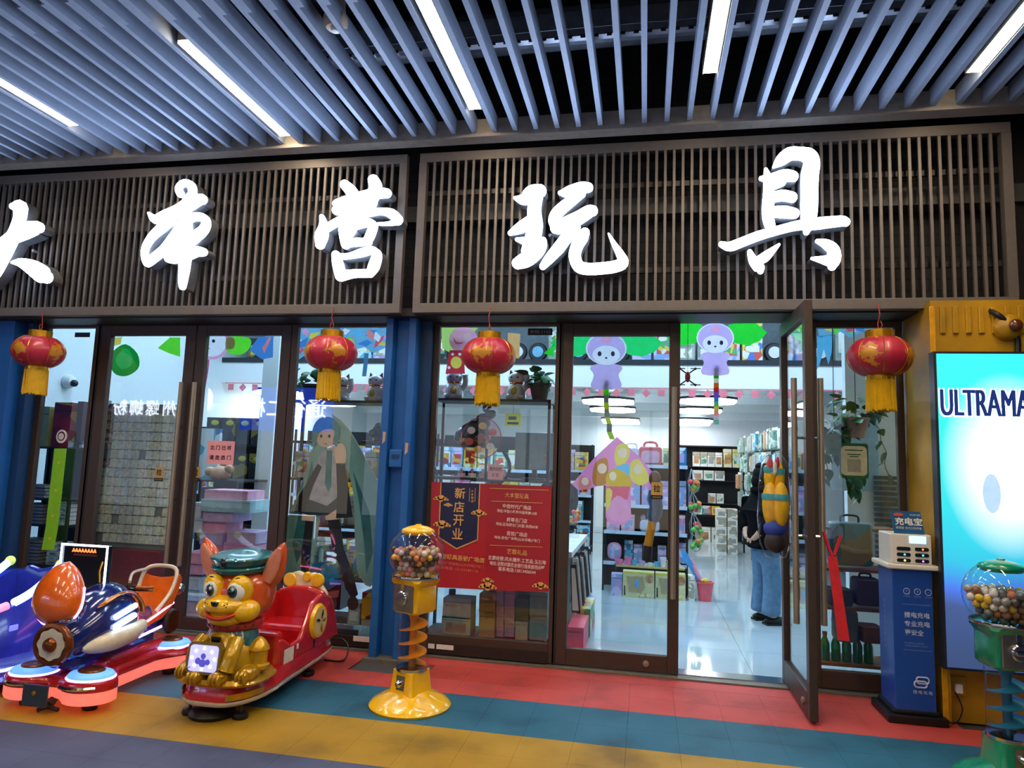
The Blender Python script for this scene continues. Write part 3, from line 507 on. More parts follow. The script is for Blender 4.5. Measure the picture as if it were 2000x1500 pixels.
# ---------------------------------------------------------------- spiral ball dispensers
BCOL = [('pink', 'e79aa4'), ('white', 'e6dfd6'), ('yellow', 'd8a826'), ('pearl grey', 'b9b2ac'), ('orange', 'd98a4a'), ('dark', '4d4038'), ('rose', 'd67f96'), ('beige', 'c9a78a')]
bm_ = MB().ell((0, 0, 0), (.0205,) * 3, 12, 8).build('toy_ball', M('ball_white', 'e6dfd6', .25, coat=.6), smooth=True); BALL = bm_.data; bpy.data.objects.remove(bm_)
BCOL2 = [('brown', '8a5a40'), ('white', 'd8d0c8'), ('grey', '8a8680'), ('orange', 'c07040'), ('dark', '4d4038'), ('pale', 'b8a890'), ('yellow', 'd8b020'), ('slate', '5a6060')]
def dispenser(col, colm, loc, rz, label, spiral, s=1, word='yellow'):
    t = thing('ball_dispenser', label, 'ball dispenser', loc, rz); t.scale = (s, s, s); CM = M(colm, col, .22, coat=.6, var=.06); SP = M(spiral[0], spiral[1], .3, coat=.3)
    MB().lathe([(.0, .0), (.245, 0), (.25, .012), (.235, .03), (.19, .055), (.14, .075), (.11, .095), (.0, .1)], n=72, wob=lambda a, r, z: 1 + (.045 * math.cos(a * 8) if .03 < z < .09 else 0)).build('base', CM, t, smooth=60)
    def sq(z, a, c): o = rrect(-a, a, -a, a, c, 3); return [(u, v, z) for u, v in o]
    MB().loft([sq(.07, .105, .03), sq(.12, .095, .03), sq(.2, .088, .03), sq(.215, .09, .04)]).build('pedestal', CM, t, smooth=40)
    MB().lathe([(.088, .213), (.098, .215), (.098, .232), (.088, .234)], n=32).build('clamp_ring', CHROME, t, smooth=40)
    p = MB().lathe([(.022, 0), (.022, .02), (.012, .034), (0, .036)], n=16).build('exit_chute', CHROME, t, (0, -.094, .15), smooth=40, rot=(PI / 2, 0, 0)); MB().box(-.032, .032, -.0975, -.092, .11, .195).build('chute_plate', M('plate_steel', '8e8a84', .35, .8), t)
    MB().lathe([(.094, .22), (.094, .565)], n=40, caps=False).build('tube', CLEAR, t, smooth=True)
    MB().lathe([(.022, .22), (.022, .5), (.03, .53), (.06, .565)], n=20).build('column', SP, t, smooth=60)
    mb = MB(); r1 = []; r2 = []; r3 = []; r4 = []
    for i in range(100):
        a = 2 * PI * i / 30 + .6; z = .24 + .275 * i / 99; r1.append((.02 * math.cos(a), .02 * math.sin(a), z + .012)); r2.append((.088 * math.cos(a), .088 * math.sin(a), z)); r3.append((.088 * math.cos(a), .088 * math.sin(a), z - .006)); r4.append((.02 * math.cos(a), .02 * math.sin(a), z + .004))
    mb.loft([list(x) for x in zip(r1, r2, r3, r4)]); mb.build('spiral_chute', SP, t, smooth=60)
    MB().loft([sq(.56, .09, .02), sq(.575, .1, .02), sq(.72, .1, .025), sq(.75, .125, .06), sq(.772, .142, .13)]).build('housing', CM, t, smooth=35)
    MB().box(-.078, .078, -.112, -.098, .572, .745).build('coin_plate', M('plate_steel'), t, bevel=.004)
    k = MB().lathe([(.043, 0), (.043, .012), (.036, .018), (0, .018)], n=24).build('coin_dial', CHROME, t, (.0, -.112, .655), smooth=40, rot=(PI / 2, 0, 0)); MB().box(-.03, .03, -.009, .009, .018, .034).build('knob', CHROME, k, bevel=.003)
    MB().box(-.014, .014, -.118, -.11, .7, .742).build('coin_slot', CHROME, t, bevel=.003)
    MB().lathe([(.148, .768), (.152, .776), (.148, .786)], n=40, caps=False).build('chrome_rim', CHROME, t, smooth=True)
    MB().lathe([(.178 * math.sin(a), .912 + .172 * math.cos(a)) for a in (math.radians(d) for d in range(33, 140, 6))], n=48, caps=False).build('globe', glass('globe_glass', (.95, .95, .95), 1.45, .015, .015), t, smooth=True)
    MB().lathe([(.102, 1.04), (.106, 1.052), (.098, 1.064), (.06, 1.08), (.02, 1.088), (.018, 1.094), (0, 1.095)], n=40).build('lid', CM, t, smooth=60); MB().lathe([(.104, 1.04), (.09, 1.03), (0, 1.03)], n=32).build('lid_lip', CM, t, smooth=60)
    rnd = random.Random(5 if word == 'yellow' else 9); n = 0; zz = .81
    # balls piled up in close layers
    for layer in range(5):
        z = .797 + layer * .033; Rm = math.sqrt(max(0, .1505 ** 2 - (z - .912) ** 2)); Rm = min(Rm, .1505); off = (.021 if layer % 2 else 0)
        for iy in range(-8, 9):
            for ix in range(-8, 9):
                x = ix * .0425 + (iy % 2) * .0212 + off; y = iy * .0368 + off * .577
                if math.hypot(x, y) > Rm: continue
                if layer < 4 and math.hypot(x, y) < Rm - .075: continue        # only the outer shell of the pile can be seen
                if layer == 4 and rnd.random() < .3: continue
                nm, hx = rnd.choice(BCOL if word == 'yellow' else BCOL2); v = Vector((x, y, z + rnd.uniform(-.003, .003))) * s; v.rotate(Euler((0, 0, rz)))
                o = share(BALL, 'toy_ball', Vector(loc) + v, mat=M(word + '_ball_' + nm.replace(' ', '_'), hx, .25, coat=.6)); o.scale = (s, s, s)
                tag(o, f'{nm} toy ball in the globe of the {word} dispenser', 'toy ball', f'{nm} balls in the {word} dispenser')
    return t
dispenser('ffc000', 'dispenser_yellow', (-1.40, 4.25, 0), -.42, 'yellow spiral ball dispenser standing alone before the blue post', ('spiral_orange', 'dd8a10'))
dispenser('0f8a63', 'dispenser_green', (1.80, 4.05, 0), .12, 'green spiral ball dispenser in front of the light box', ('spiral_teal', '1d6f8e'), word='green')
# ---------------------------------------------------------------- puppy ride
def ride_feet(t, pts):
    for x, y in pts:
        o = MB().lathe([(.04, 0), (.045, .012), (.04, .03), (.012, .036)], n=14).build('foot', BLACK, t, (x, y, 0), smooth=40); MB().cyl((0, 0, .03), (0, 0, .12), .009, n=8).build('stem', DGREY, o)
def outline(hw, y0, y1, z, n=40, sq=3.2, f=None):
    o = []
    for i in range(n):
        a = 2 * PI * i / n; c, s = math.cos(a), math.sin(a); x = hw * math.copysign(abs(c) ** (2 / sq), c); y = (y0 + y1) / 2 + (y1 - y0) / 2 * math.copysign(abs(s) ** (2 / sq), s)
        if f: x *= f(y)
        o.append((x, y, z))
    return o
def puppy():
    t = thing('puppy_ride', 'red and gold kiddie ride shaped as a puppy on a fire truck', 'kiddie ride', (-2.41, 3.66, 0))
    OR = M('puppy_orange', 'c8501a', .22, coat=.7); YE = M('puppy_yellow', 'f4bc08', .22, coat=.7); GD = M('puppy_gold', 'b88a10', .25, .45, coat=.4); TL = M('puppy_teal', '0c5a5c', .25, coat=.6); CRM = M('ride_cream', 'e8d9ae', .3, coat=.4); RD = M('ride_red', 'c01a20', .22, coat=.7); BK = M('gloss_black', '08080a', .15, coat=.8); PB = M('base_rim', 'c9beb0', .5)
    f = lambda y: 1.0 if y < .35 else .86 + .06 * math.cos((y - .35) * 5)
    MB().loft([outline(.25, .0, 1.36, .085, f=f), outline(.262, -.012, 1.37, .1, f=f), outline(.262, -.012, 1.37, .112, f=f)]).build('base_rim', PB, t, smooth=40)
    MB().loft([outline(.255, -.006, 1.365, .112, f=f), outline(.262, -.012, 1.37, .13, f=f), outline(.245, .004, 1.36, .165, f=f), outline(.235, .012, 1.35, .195, f=f), outline(.2, .05, 1.3, .2, f=f)]).build('base', RD, t, smooth=50)
    ride_feet(t, ((-.15, .1), (.16, .12), (.15, .95), (-.15, .95))); MB().lathe([(.12, .0), (.13, .02), (.1, .05), (0, .06)], n=20).build('motor_pan', BLACK, t, (-.02, .12, .0), smooth=40)
    o_ = outline(.2635, -.0135, 1.3715, 0, n=80, f=f)
    for i0, i1 in ((46, 55), (64, 74)):
        seg_ = o_[i0:i1]; mb = MB(); mb.loft([[(x, y, .122), (x, y, .155), (x * 1.012, y - .004, .155), (x * 1.012, y - .004, .122)] for x, y, _ in seg_]); mb.build('badge_plate', GD, t)
    MB().loft([outline(.262, -.005, .43, .192, sq=2.6), outline(.27, -.015, .44, .205, sq=2.6), outline(.25, .0, .42, .228, sq=2.6)]).build('gold_deck', GD, t, smooth=50)
    # seated puppy body: one continuous surface of stacked rings
    R = []
    for z, rx, ry, cy in ((.215, .21, .17, .23), (.26, .225, .18, .23), (.32, .2, .165, .22), (.38, .165, .14, .21), (.43, .135, .12, .22), (.47, .12, .115, .24)): R.append([(rx * math.cos(a), cy + ry * math.sin(a), z) for a in (2 * PI * i / 32 for i in range(32))])
    MB().loft(R).build('body', M('puppy_body', 'c69a12', .25, .3, coat=.5), t, smooth=True)
    R = []
    for z, rx, ry, cy in ((.345, .178, .158, .235), (.39, .17, .148, .235), (.44, .145, .128, .24), (.475, .128, .12, .245)): R.append([(rx * math.cos(a) * 1.02, cy + ry * math.sin(a), z) for a in (2 * PI * i / 32 for i in range(32))])
    MB().loft(R).build('vest', TL, t, smooth=True); plate(MB(), [(-.03, .445), (.03, .445), (.024, .405), (0, .38), (-.024, .405)], .062, .02).build('vest_tag', BK, t, bevel=.004)
    for x, y, z, r, q in ((-.07, .03, .245, (.06, .07, .045), ''), (.07, .03, .245, (.06, .07, .045), ''), (-.19, .12, .25, (.055, .09, .045), ''), (.19, .12, .25, (.06, .09, .05), '')):
        p = MB().ell((x, y, z), r).build('paw', GD, t, smooth=True)
        for k in (-.4, 0, .4): MB().ell((x + k * r[0], y - r[1] * .72, z - .008), (r[0] * .26, r[1] * .4, r[2] * .75), 10, 8).build('toe', GD, p, smooth=True)
    for s in (-1, 1): MB().tube(cat_rom([(s * .1, .12, .42), (s * .115, .055, .36), (s * .1, .03, .28)]), [.045] * 8 + [.05], 14).build('foreleg', M('puppy_body'), t, smooth=True)
    MB().lathe([(.06, 0), (.066, .02), (.05, .03), (.052, .1), (.06, .105), (.055, .125), (.03, .16), (.012, .175), (0, .178)], n=20).build('hydrant', M('hydrant_gold', 'cf9f0c', .22, .4, coat=.5), t, (.2, .2, .26), smooth=40)
    fr = plate(MB(), rrect(-.105, .105, -.085, .085, .03), .0, .03).build('screen_frame', M('screen_gold', '8f7a30', .3, .5), t, (-.02, -.005, .345), rot=(-.12, 0, 0)); plate(MB(), rrect(-.088, .088, -.07, .07, .02), -.004, .006).build('screen', M('lilac_screen', 'a7a8ff', .4, em=1.1, emc='9a98ff'), fr)
    for i in range(8): a = 2 * PI * i / 8; plate(MB(), circ(.07 * math.cos(a), .054 * math.sin(a), .008, 10), -.007, .003).build('bulb', M('bulb_white', 'ffffff', .4, em=6, emc='e8f2ff'), fr)
    mb = MB()
    for dx, dz, r in ((-.03, -.015, .018), (.0, .012, .016), (.03, -.018, .016), (.0, -.025, .022)): plate(mb, circ(dx, dz, r, 10), -.0055, .001)
    mb.build('screen_picture', M('screen_ink', '5a56c8', .5, em=.35), fr)
    # head
    HZ = .66
    h = MB().ell((0, .3, HZ), (.205, .19, .185), 32, 20).build('head', OR, t, smooth=True)
    for s in (-1, 1): MB().ell((s * .082, .148, HZ + .04), (.075, .06, .09), 20, 14, rot=(.25, 0, s * .35)).build('face_patch', YE, h, smooth=True)
    mz = MB().ell((0, .15, HZ - .045), (.135, .12, .062), 28, 16).ell((-.11, .17, HZ - .075), (.085, .09, .068), 20, 14).ell((.11, .17, HZ - .075), (.085, .09, .068), 20, 14).ell((0, .155, HZ - .12), (.11, .1, .05), 20, 14).build('muzzle', YE, t, smooth=True)
    MB().loft([[(x * s, y, z) for x, y, z in ((-.03, .036, HZ - .01), (.03, .036, HZ - .01), (.016, .033, HZ - .04), (-.016, .033, HZ - .04))] for s in (1,)] + [[(x * .8, .02 if 0 else .018, HZ - .012 + (z - HZ + .012) * .8) for x, z in ((-.03, HZ - .01), (.03, HZ - .01), (.016, HZ - .04), (-.016, HZ - .04))]]).build('nose', BK, mz, bevel=.006)
    MB().tube(cat_rom([(-.09, .085, HZ - .085), (-.04, .052, HZ - .105), (.03, .05, HZ - .108), (.1, .085, HZ - .085)]), [.004] + [.011] * 11 + [.004], 8).build('mouth', M('mouth_red', 'c8301c', .3), mz, smooth=True)
    for x, z in ((.052, -.03), (.07, -.022), (.064, -.04), (-.055, -.03), (-.07, -.024)): MB().ell((x, .045, HZ + z), (.004, .004, .004), 8, 6).build('whisker_dot', BK, mz)
    for s in (-1, 1):
        e = MB().ell((s * .085, .105, HZ + .042), (.052, .026, .056), 20, 14, rot=(0, 0, s * .3)).build('eye', WHITE, t, smooth=True); q = MB().ell((s * .074, .083, HZ + .04), (.032, .014, .036), 18, 12, rot=(0, 0, s * .3)).build('iris', M('iris_teal', '1d4a4a', .2, coat=.8), e, smooth=True)
        MB().ell((s * .072, .074, HZ + .038), (.021, .01, .025), 14, 10, rot=(0, 0, s * .3)).ell((s * .076, .079, HZ + .04), (.001, .001, .001), 6, 4).build('pupil', BK, e, smooth=True); MB().ell((s * .072 + .012, .064, HZ + .056), (.009, .004, .009), 10, 8).build('glint', WHITE, e, smooth=True)
        MB().tube(cat_rom([(s * .055, .112, HZ + .1), (s * .085, .108, HZ + .113), (s * .12, .125, HZ + .103)]), .006, 8).build('brow', BK, t, smooth=True)
        er = []
        for u, wd in ((0, .05), (.2, .075), (.45, .082), (.7, .06), (.9, .03), (1, .006)): er.append([(s * (.165 + .105 * u + .0 * u) + wd * .8 * math.cos(a) * .9, .31 + .055 * math.sin(a) * wd / .08 - .02 * u, HZ + .05 + .26 * u + wd * .4 * math.cos(a) * -s) for a in (2 * PI * i / 16 for i in range(16))])
        ea = MB().loft(er).build('ear', OR, t, smooth=True); er2 = []
        for u, wd in ((.12, .035), (.3, .05), (.5, .052), (.7, .038), (.88, .012)): er2.append([(s * (.165 + .105 * u) + wd * .8 * math.cos(a), .25 + .012 * math.sin(a) - .0 * u + .012 * (1 - u), HZ + .05 + .26 * u + wd * .4 * math.cos(a) * -s) for a in (2 * PI * i / 14 for i in range(14))])
        MB().loft(er2).build('ear_inside', M('ear_pink', 'd8876a', .35), ea, smooth=True)
    # flat topped cap
    cr = []
    for z, rx, ry in ((0, .16, .165), (.035, .165, .17), (.045, .168, .172), (.05, .16, .165), (.055, .165, .17), (.115, .19, .185), (.125, .188, .18), (.14, .15, .14), (.143, 0.02, .02)): cr.append([(rx * math.cos(a), .285 + ry * math.sin(a), HZ + .14 + z * .68 + .012 * math.sin(a)) for a in (2 * PI * i / 36 for i in range(36))])
    cp = MB().loft(cr).build('cap', TL, t, smooth=40); MB().ell((-.015, .108, HZ + .195), (.022, .012, .03), 14, 10).build('cap_badge', BK, cp, smooth=True)
    MB().tube([(.168 * math.cos(a), .285 + .172 * math.sin(a), HZ + .166 + .012 * math.sin(a)) for a in (2 * PI * i / 36 for i in range(37))], .008, 6, caps=False).build('cap_band', M('cap_band', '0a7a7a', .2, coat=.6), cp, smooth=True)
    co = MB().lathe([(.15, -.022), (.16, -.01), (.16, .015), (.148, .022)], c=(0, .26, .492), n=32).build('collar', M('collar_red', 'b02e28', .3, coat=.4), t, smooth=40)
    for i in range(9): a = -PI / 2 + (i - 4) * .3; MB().ell((.16 * math.cos(a), .26 + .16 * math.sin(a), .494), (.007, .007, .007), 8, 6).build('stud', BK, co)
    # truck behind
    sw = lambda s: [(s, .44, .19), (s, .44, .36), (s, .5, .35), (s, .6, .29), (s, .72, .3), (s, .8, .4), (s, .86, .5), (s, 1.0, .54), (s, 1.15, .5), (s, 1.24, .36), (s, 1.3, .19)]
    for s in (-1, 1): MB().prism(sw(s * .2 - (.02 if s > 0 else -.02) - .02), (.04, 0, 0)).build('side_panel', RD, t, bevel=.015, smooth=40)
    MB().box(-.19, .19, .42, .5, .19, .4).build('dash', RD, t, bevel=.02); MB().box(-.19, .19, .78, 1.05, .19, .36).build('seat', RD, t, bevel=.03)
    bb = [(-.2, .3), (.2, .3), (.21, .46), (.17, .54), (.06, .57), (-.06, .57), (-.17, .54), (-.21, .46)]
    plate(MB(), bb, 1.05, .06).build('seat_back', RD, t, bevel=.02)
    plate(MB(), [(-.17, .4), (.17, .4), (.17, .52), (.12, .58), (.13, .64), (.05, .66), (0, .64), (-.06, .665), (-.13, .64), (-.12, .58), (-.17, .52)], 1.11, .05).build('headboard', CRM, t, bevel=.015)
    for x, z, r in ((-.115, .6, .05), (.1, .61, .05), (.02, .63, .035)): plate(MB(), circ(x, z, r, 16), 1.095, .03).build('headboard_flower', YE, t, bevel=.008)
    plate(MB(), [(-.16 + .32 * i / 16, .43 + (.012 if i % 2 else -.002) + .05 * math.sin(PI * i / 16)) for i in range(17)] + [(.16, .38), (-.16, .38)], 1.095, .03).build('scalloped_trim', YE, t)
    plate(MB(), rrect(-.05, .05, .52, .56, .015), 1.1, .02).build('name_plate', M('plate_tan', 'c9ad70', .4), t)
    for s in (-1, 1):
        d = MB().lathe([(.115, 0), (.118, .012), (.105, .03), (.09, .032), (.0, .032)], n=28).build('side_wheel', YE, t, (s * .195, .93, .37), smooth=40, rot=(0, s * PI / 2, 0)); MB().lathe([(.088, .033), (0, .036)], n=24).build('wheel_face', M('wheel_face', 'd8c684', .3), d)
        for a in (.3, 1.7, 2.9, 4.4): MB().prism([(.015 * math.cos(a), .015 * math.sin(a), .036), (.05 * math.cos(a - .25), .05 * math.sin(a - .25), .037), (.078 * math.cos(a), .078 * math.sin(a), .037), (.05 * math.cos(a + .15), .05 * math.sin(a + .15), .037)], (0, 0, .004)).build('spoke', GOLD if a < 2 else BK, d)
    MB().box(.2, .203, .5, .62, .17, .28).build('paper_label', M('label_paper', 'd8d0c0', .6), t); MB().box(.2, .204, .66, .68, .25, .28).build('sticker', WHITE, t)
    MB().box(.2, .204, .9, .91, .2, .27).build('dark_strip', BK, t)
    MB().tube(cat_rom([(.15, 1.3, .16), (.2, 1.36, .15), (.26, 1.35, .1), (.26, 1.28, .02), (.1, 1.3, .006)]), .006, 6).build('power_lead', BLACK, t, smooth=True)
puppy()
# ---------------------------------------------------------------- rocket bike ride
def bike():
    t = thing('rocket_bike_ride', 'dark blue rocket bike kiddie ride on a glowing red base', 'kiddie ride', (-3.34, 3.56, 0), .02); t.scale = (1, .86, 1)
    NB = M('bike_navy', '18286c', .15, .1, coat=.8); ORG = M('bike_orange', 'e0620a', .25, coat=.9); RD = M('ride_red'); GLO = M('coral_glow', 'ff8878', .4, em=.6, emc='ff7464'); LILAC = M('lilac_glow', 'c8a8ff', .4, em=3, emc='b890ff'); WGL = M('ice_glow', 'dff4ff', .4, em=4.5, emc='cfe8ff'); CYN = M('cyan_glow', '6aa0ff', .4, em=.85, emc='5a98ff'); BRZ = M('bike_bronze', '8a4a20', .25, .7); IV = M('bike_ivory', 'd8cdb4', .3, coat=.5); BK = M('gloss_black'); PKG = M('pink_glow', 'ff9ac8', .4, em=3.2, emc='ff86c0')
    def clover(z, g):
        pts = []
        for i in range(96):
            a = 2 * PI * i / 96; best = 0
            for cx, cy, r in ((-.19, .12, .155), (.19, .12, .155), (-.17, .98, .15), (.17, .98, .15)):
                # support along the ray from the middle
                dx, dy = math.cos(a), math.sin(a); ox, oy = cx, cy - .55; b = dx * ox + dy * oy; c = ox * ox + oy * oy - (r * g) ** 2; q = b * b - c
                if q > 0: best = max(best, b + math.sqrt(q))
            dx, dy = math.cos(a), math.sin(a); body = min(.2 * g / max(abs(dx), 1e-4), .5 * g / max(abs(dy), 1e-4)); best = max(best, body); pts.append((best * dx, .55 + best * dy, z))
        return pts
    MB().loft([clover(.055, .97), clover(.065, 1.0), clover(.125, 1.0)]).build('glow_skirt', GLO, t, smooth=50)
    MB().loft([clover(.126, 1.03), clover(.14, 1.05), clover(.165, 1.02), clover(.18, .96)]).build('base', RD, t, smooth=50)
    for x, y in ((-.19, .12), (.19, .12), (-.17, .98), (.17, .98)):
        o = MB().lathe([(.13, .176), (.132, .19), (.12, .205), (.075, .215)], c=(x, y, 0), n=32).build('pad_glow', CYN, t, smooth=True); MB().lathe([(.132, .17), (.14, .178), (.132, .19)], c=(x, y, 0), n=32, caps=False).build('pad_ring', LILAC, o, smooth=True)
        MB().lathe([(.078, .2), (.076, .22), (.06, .228), (.03, .222), (0, .23)], c=(x, y, 0), n=28).build('pad_cap', BRZ, o, smooth=50)
    for s in (-1, 1): MB().tube(cat_rom([(s * .1 + s * -.0, -.03 + .0, .15), (s * .2, -.052, .15), (s * .3, .01, .15)]), .011, 6).build('chrome_lip', CHROME, t, smooth=True)
    MB().box(-.16, .16, .3, .95, .16, .23).build('hump', RD, t, bevel=.05, seg=4)
    MB().box(-.1, .06, -.075, -.06, .045, .165).build('front_plate', M('plate_slate', '2c3a44', .4), t, bevel=.004); MB().lathe([(.012, 0), (.012, .008), (0, .01)], n=12).build('lock', GOLD, t, (-.02, -.075, .12), rot=(PI / 2, 0, 0))
    ride_feet(t, ((-.2, .1), (.2, .12), (.19, .95), (-.19, .95)))
    fl = MB().tube([(0, .08, .06), (0, .02, .03)], [.02, .03], 10).build('pedal_mount', DGREY, t); 
    for a in (0, 2.1, 4.2): MB().cyl((0, .02, .025), (.07 * math.cos(a), .02 + .05 * math.sin(a), .012), .012, n=6).build('pedal_arm', M('rust', '3b2a20', .7), t)
    body = [(.02, .37, .09, .085), (.06, .375, .12, .115), (.14, .39, .15, .15), (.26, .425, .175, .185), (.42, .455, .185, .2), (.54, .45, .175, .19), (.62, .41, .15, .15), (.7, .37, .135, .115), (.85, .33, .125, .09), (.98, .35, .11, .1), (1.08, .42, .08, .1), (1.15, .49, .05, .07), (1.19, .52, .02, .03)]
    R = [[(rx * math.cos(a), y, z + rz * math.sin(a)) for a in (2 * PI * i / 32 for i in range(32))] for y, z, rx, rz in [tuple(q) for q in cat_rom(body, 3)]]
    MB().loft(R).build('fuselage', NB, t, smooth=True); MB().box(-.1, .1, .1, .9, .2, .3).build('keel', NB, t, bevel=.03)
    e = MB().lathe([(.0, .0), (.085, .0), (.118, .01), (.125, .03), (.118, .055), (.1, .06), (.095, .045), (.0, .04)], n=32).build('engine_ring', BRZ, t, (0, .045, .37), smooth=50, rot=(PI / 2, 0, 0))
    MB().lathe([(.088, .048), (.086, .056), (.0, .058)], n=36, wob=lambda a, r, z: 1 + .06 * math.cos(a * 8)).build('engine_petal', IV, e, smooth=50); MB().lathe([(.042, .058), (.036, .08), (.015, .09), (0, .09)], n=20).build('engine_knob', BRZ, e, smooth=50)
    MB().ell((0, .1, .47), (.1, .1, .07), 20, 12).build('nose_shroud', NB, t, smooth=True); MB().tube([(-.06, .03, .5), (.06, .03, .5)], .012, 8).build('nose_bar', CHROME, t)
    for s in (-1, 1):
        pts = [(s * .13, .1, .33), (s * .185, .25, .345), (s * .2, .45, .36), (s * .19, .6, .39)]
        MB().tube(cat_rom(pts), [.012, .03, .042, .05, .055, .058, .058, .056, .055, .05, .045, .04, .03], 14).build('side_pod', IV, t, smooth=True)
        for k, z in enumerate((.5, .44)): MB().tube([(s * .187, .3, z - .02), (s * .196, .4, z + .005), (s * .187, .5, z + .02)], .017, 10).build('side_light', WGL, t, smooth=True)
        MB().tube([(s * .165, .56, .36), (s * .16, .8, .41), (s * .14, 1.02, .45)], .0075, 8).build('light_rail', PKG, t, smooth=True); MB().tube([(s * .18, .58, .31), (s * .17, .84, .325)], .009, 8).build('light_rail', LILAC, t, smooth=True)
        MB().tube(cat_rom([(s * .13, .2, .55), (s * .16, .36, .61), (s * .165, .5, .595), (s * .16, .6, .52), (s * .165, .62, .46)]), [.006] + [.02] * 14 + [.022, .01], 8, flat=.5).build('orange_flash', M('bike_copper', 'a86420', .2, .5, coat=.6), t, smooth=True)
        f_ = MB().lathe([(.075, 0), (.085, .01), (.075, .03), (.0, .025)], n=24).build('rear_fan', DGREY, t, (s * .13, 1.0, .33), smooth=40, rot=(0, s * PI / 2, 0))
        for k in range(-4, 5): MB().box(-.06, .06, k * .015 - .003, k * .015 + .003, .026, .034).build('fan_slat', BRZ, f_)
        MB().cyl((s * .1, .62, .6), (s * .2, .66, .6), .018, n=12).build('grip', BRZ, t, smooth=True); MB().cyl((s * .03, .6, .6), (s * .1, .62, .6), .024, n=12).build('handle_bar', BK, t)
        MB().lathe([(.02, 0), (.034, .02), (.036, .06), (.028, .08), (0, .082)], n=16).build('exhaust', CHROME, t, (s * .085, 1.12, .5), smooth=40, rot=(-PI / 2 + .4, 0, 0))
    # orange canopy: an egg leaning back
    eg = [(0, .002, .002), (.05, .07, .06), (.15, .125, .1), (.32, .152, .125), (.55, .145, .125), (.75, .11, .1), (.9, .065, .06), (1, .004, .004)]
    A = Vector((-.05, .04, .46)); B = Vector((-.09, .2, .81)); ax = (B - A); nz = Vector((0, -ax.z, ax.y)).normalized()
    R = [[A + ax * u + Vector((1, 0, 0)) * rx * math.cos(a) + nz * rz * math.sin(a) for a in (2 * PI * i / 28 for i in range(28))] for u, rx, rz in cat_rom(eg, 3)]
    MB().loft(R).build('canopy', ORG, t, smooth=True)
    MB().tube([A + ax * u + Vector((s * rx * 1.01, 0, 0)) + nz * (-.012) for u, rx, s in ((.62, .137, -1), (.45, .15, -1), (.3, .151, -1), (.15, .127, -1), (.05, .07, -1), (.0, .0, 1), (.05, .07, 1), (.15, .127, 1), (.3, .151, 1), (.45, .15, 1), (.62, .137, 1))], .009, 8).build('canopy_light', PKG, t, smooth=True)
    # screen board
    bd = MB().box(-.165, .165, 0, .05, -.13, .135).build('screen_board', BK, t, (-.17, .44, .745), bevel=.005)
    o = [(-.165, -.008, -.04), (-.165, -.008, .135), (.165, -.008, .135), (.165, -.008, -.125), (.11, -.008, -.128)]
    MB().tube(o, .008, 8).build('board_light', M('board_white', 'e8f0ff', .4, em=4.5, emc='c8d8ff'), bd, smooth=True)
    mb = MB(); rnd = random.Random(3)
    for i in range(8): x = -.09 + i * .022; mb.tube([(x, -.003, .09), (x + .008, -.003, .112), (x + .017, -.003, .092), (x + .006, -.003, .1)], .0032, 5)
    mb.build('lit_lettering', M('orange_sign', 'ff7a3c', .4, em=2.2, emc='ff6a30'), bd); MB().box(-.08, .09, -.003, 0, .068, .08).build('dark_panel', M('dim_red', '5a2018', .5), bd); MB().tube([(.128, -.003, -.09), (.12, -.003, -.02), (.135, -.003, .04)], .006, 6).build('gilt_print', GOLD, bd)
    # seat, back rail
    st = MB().loft([[(x, y, z + .02 * (1 - (x / .12) ** 2) * k) for x, k in ((-.15, -1), (-.075, -1), (0, -1), (.075, -1), (.15, -1))] + [(x, y + .03, z - .03) for x in (.15, .075, 0, -.075, -.15)] for y, z in ((.62, .36), (.72, .385), (.85, .4), (.95, .46), (1.02, .55), (1.06, .63))]).build('seat', ORG, t, smooth=60)
    MB().tube(cat_rom([(-.13, .82, .42), (-.13, .98, .52), (-.12, 1.06, .66), (0, 1.09, .685), (.12, 1.06, .66), (.13, .98, .52), (.13, .82, .42)]), .014, 10).build('back_rail', IV, t, smooth=True)
    MB().tube(cat_rom([(-.12, 1.05, .66), (-.05, .8, .67), (.05, .62, .64)]), .01, 8).build('grab_rail', IV, t, smooth=True)
bike()
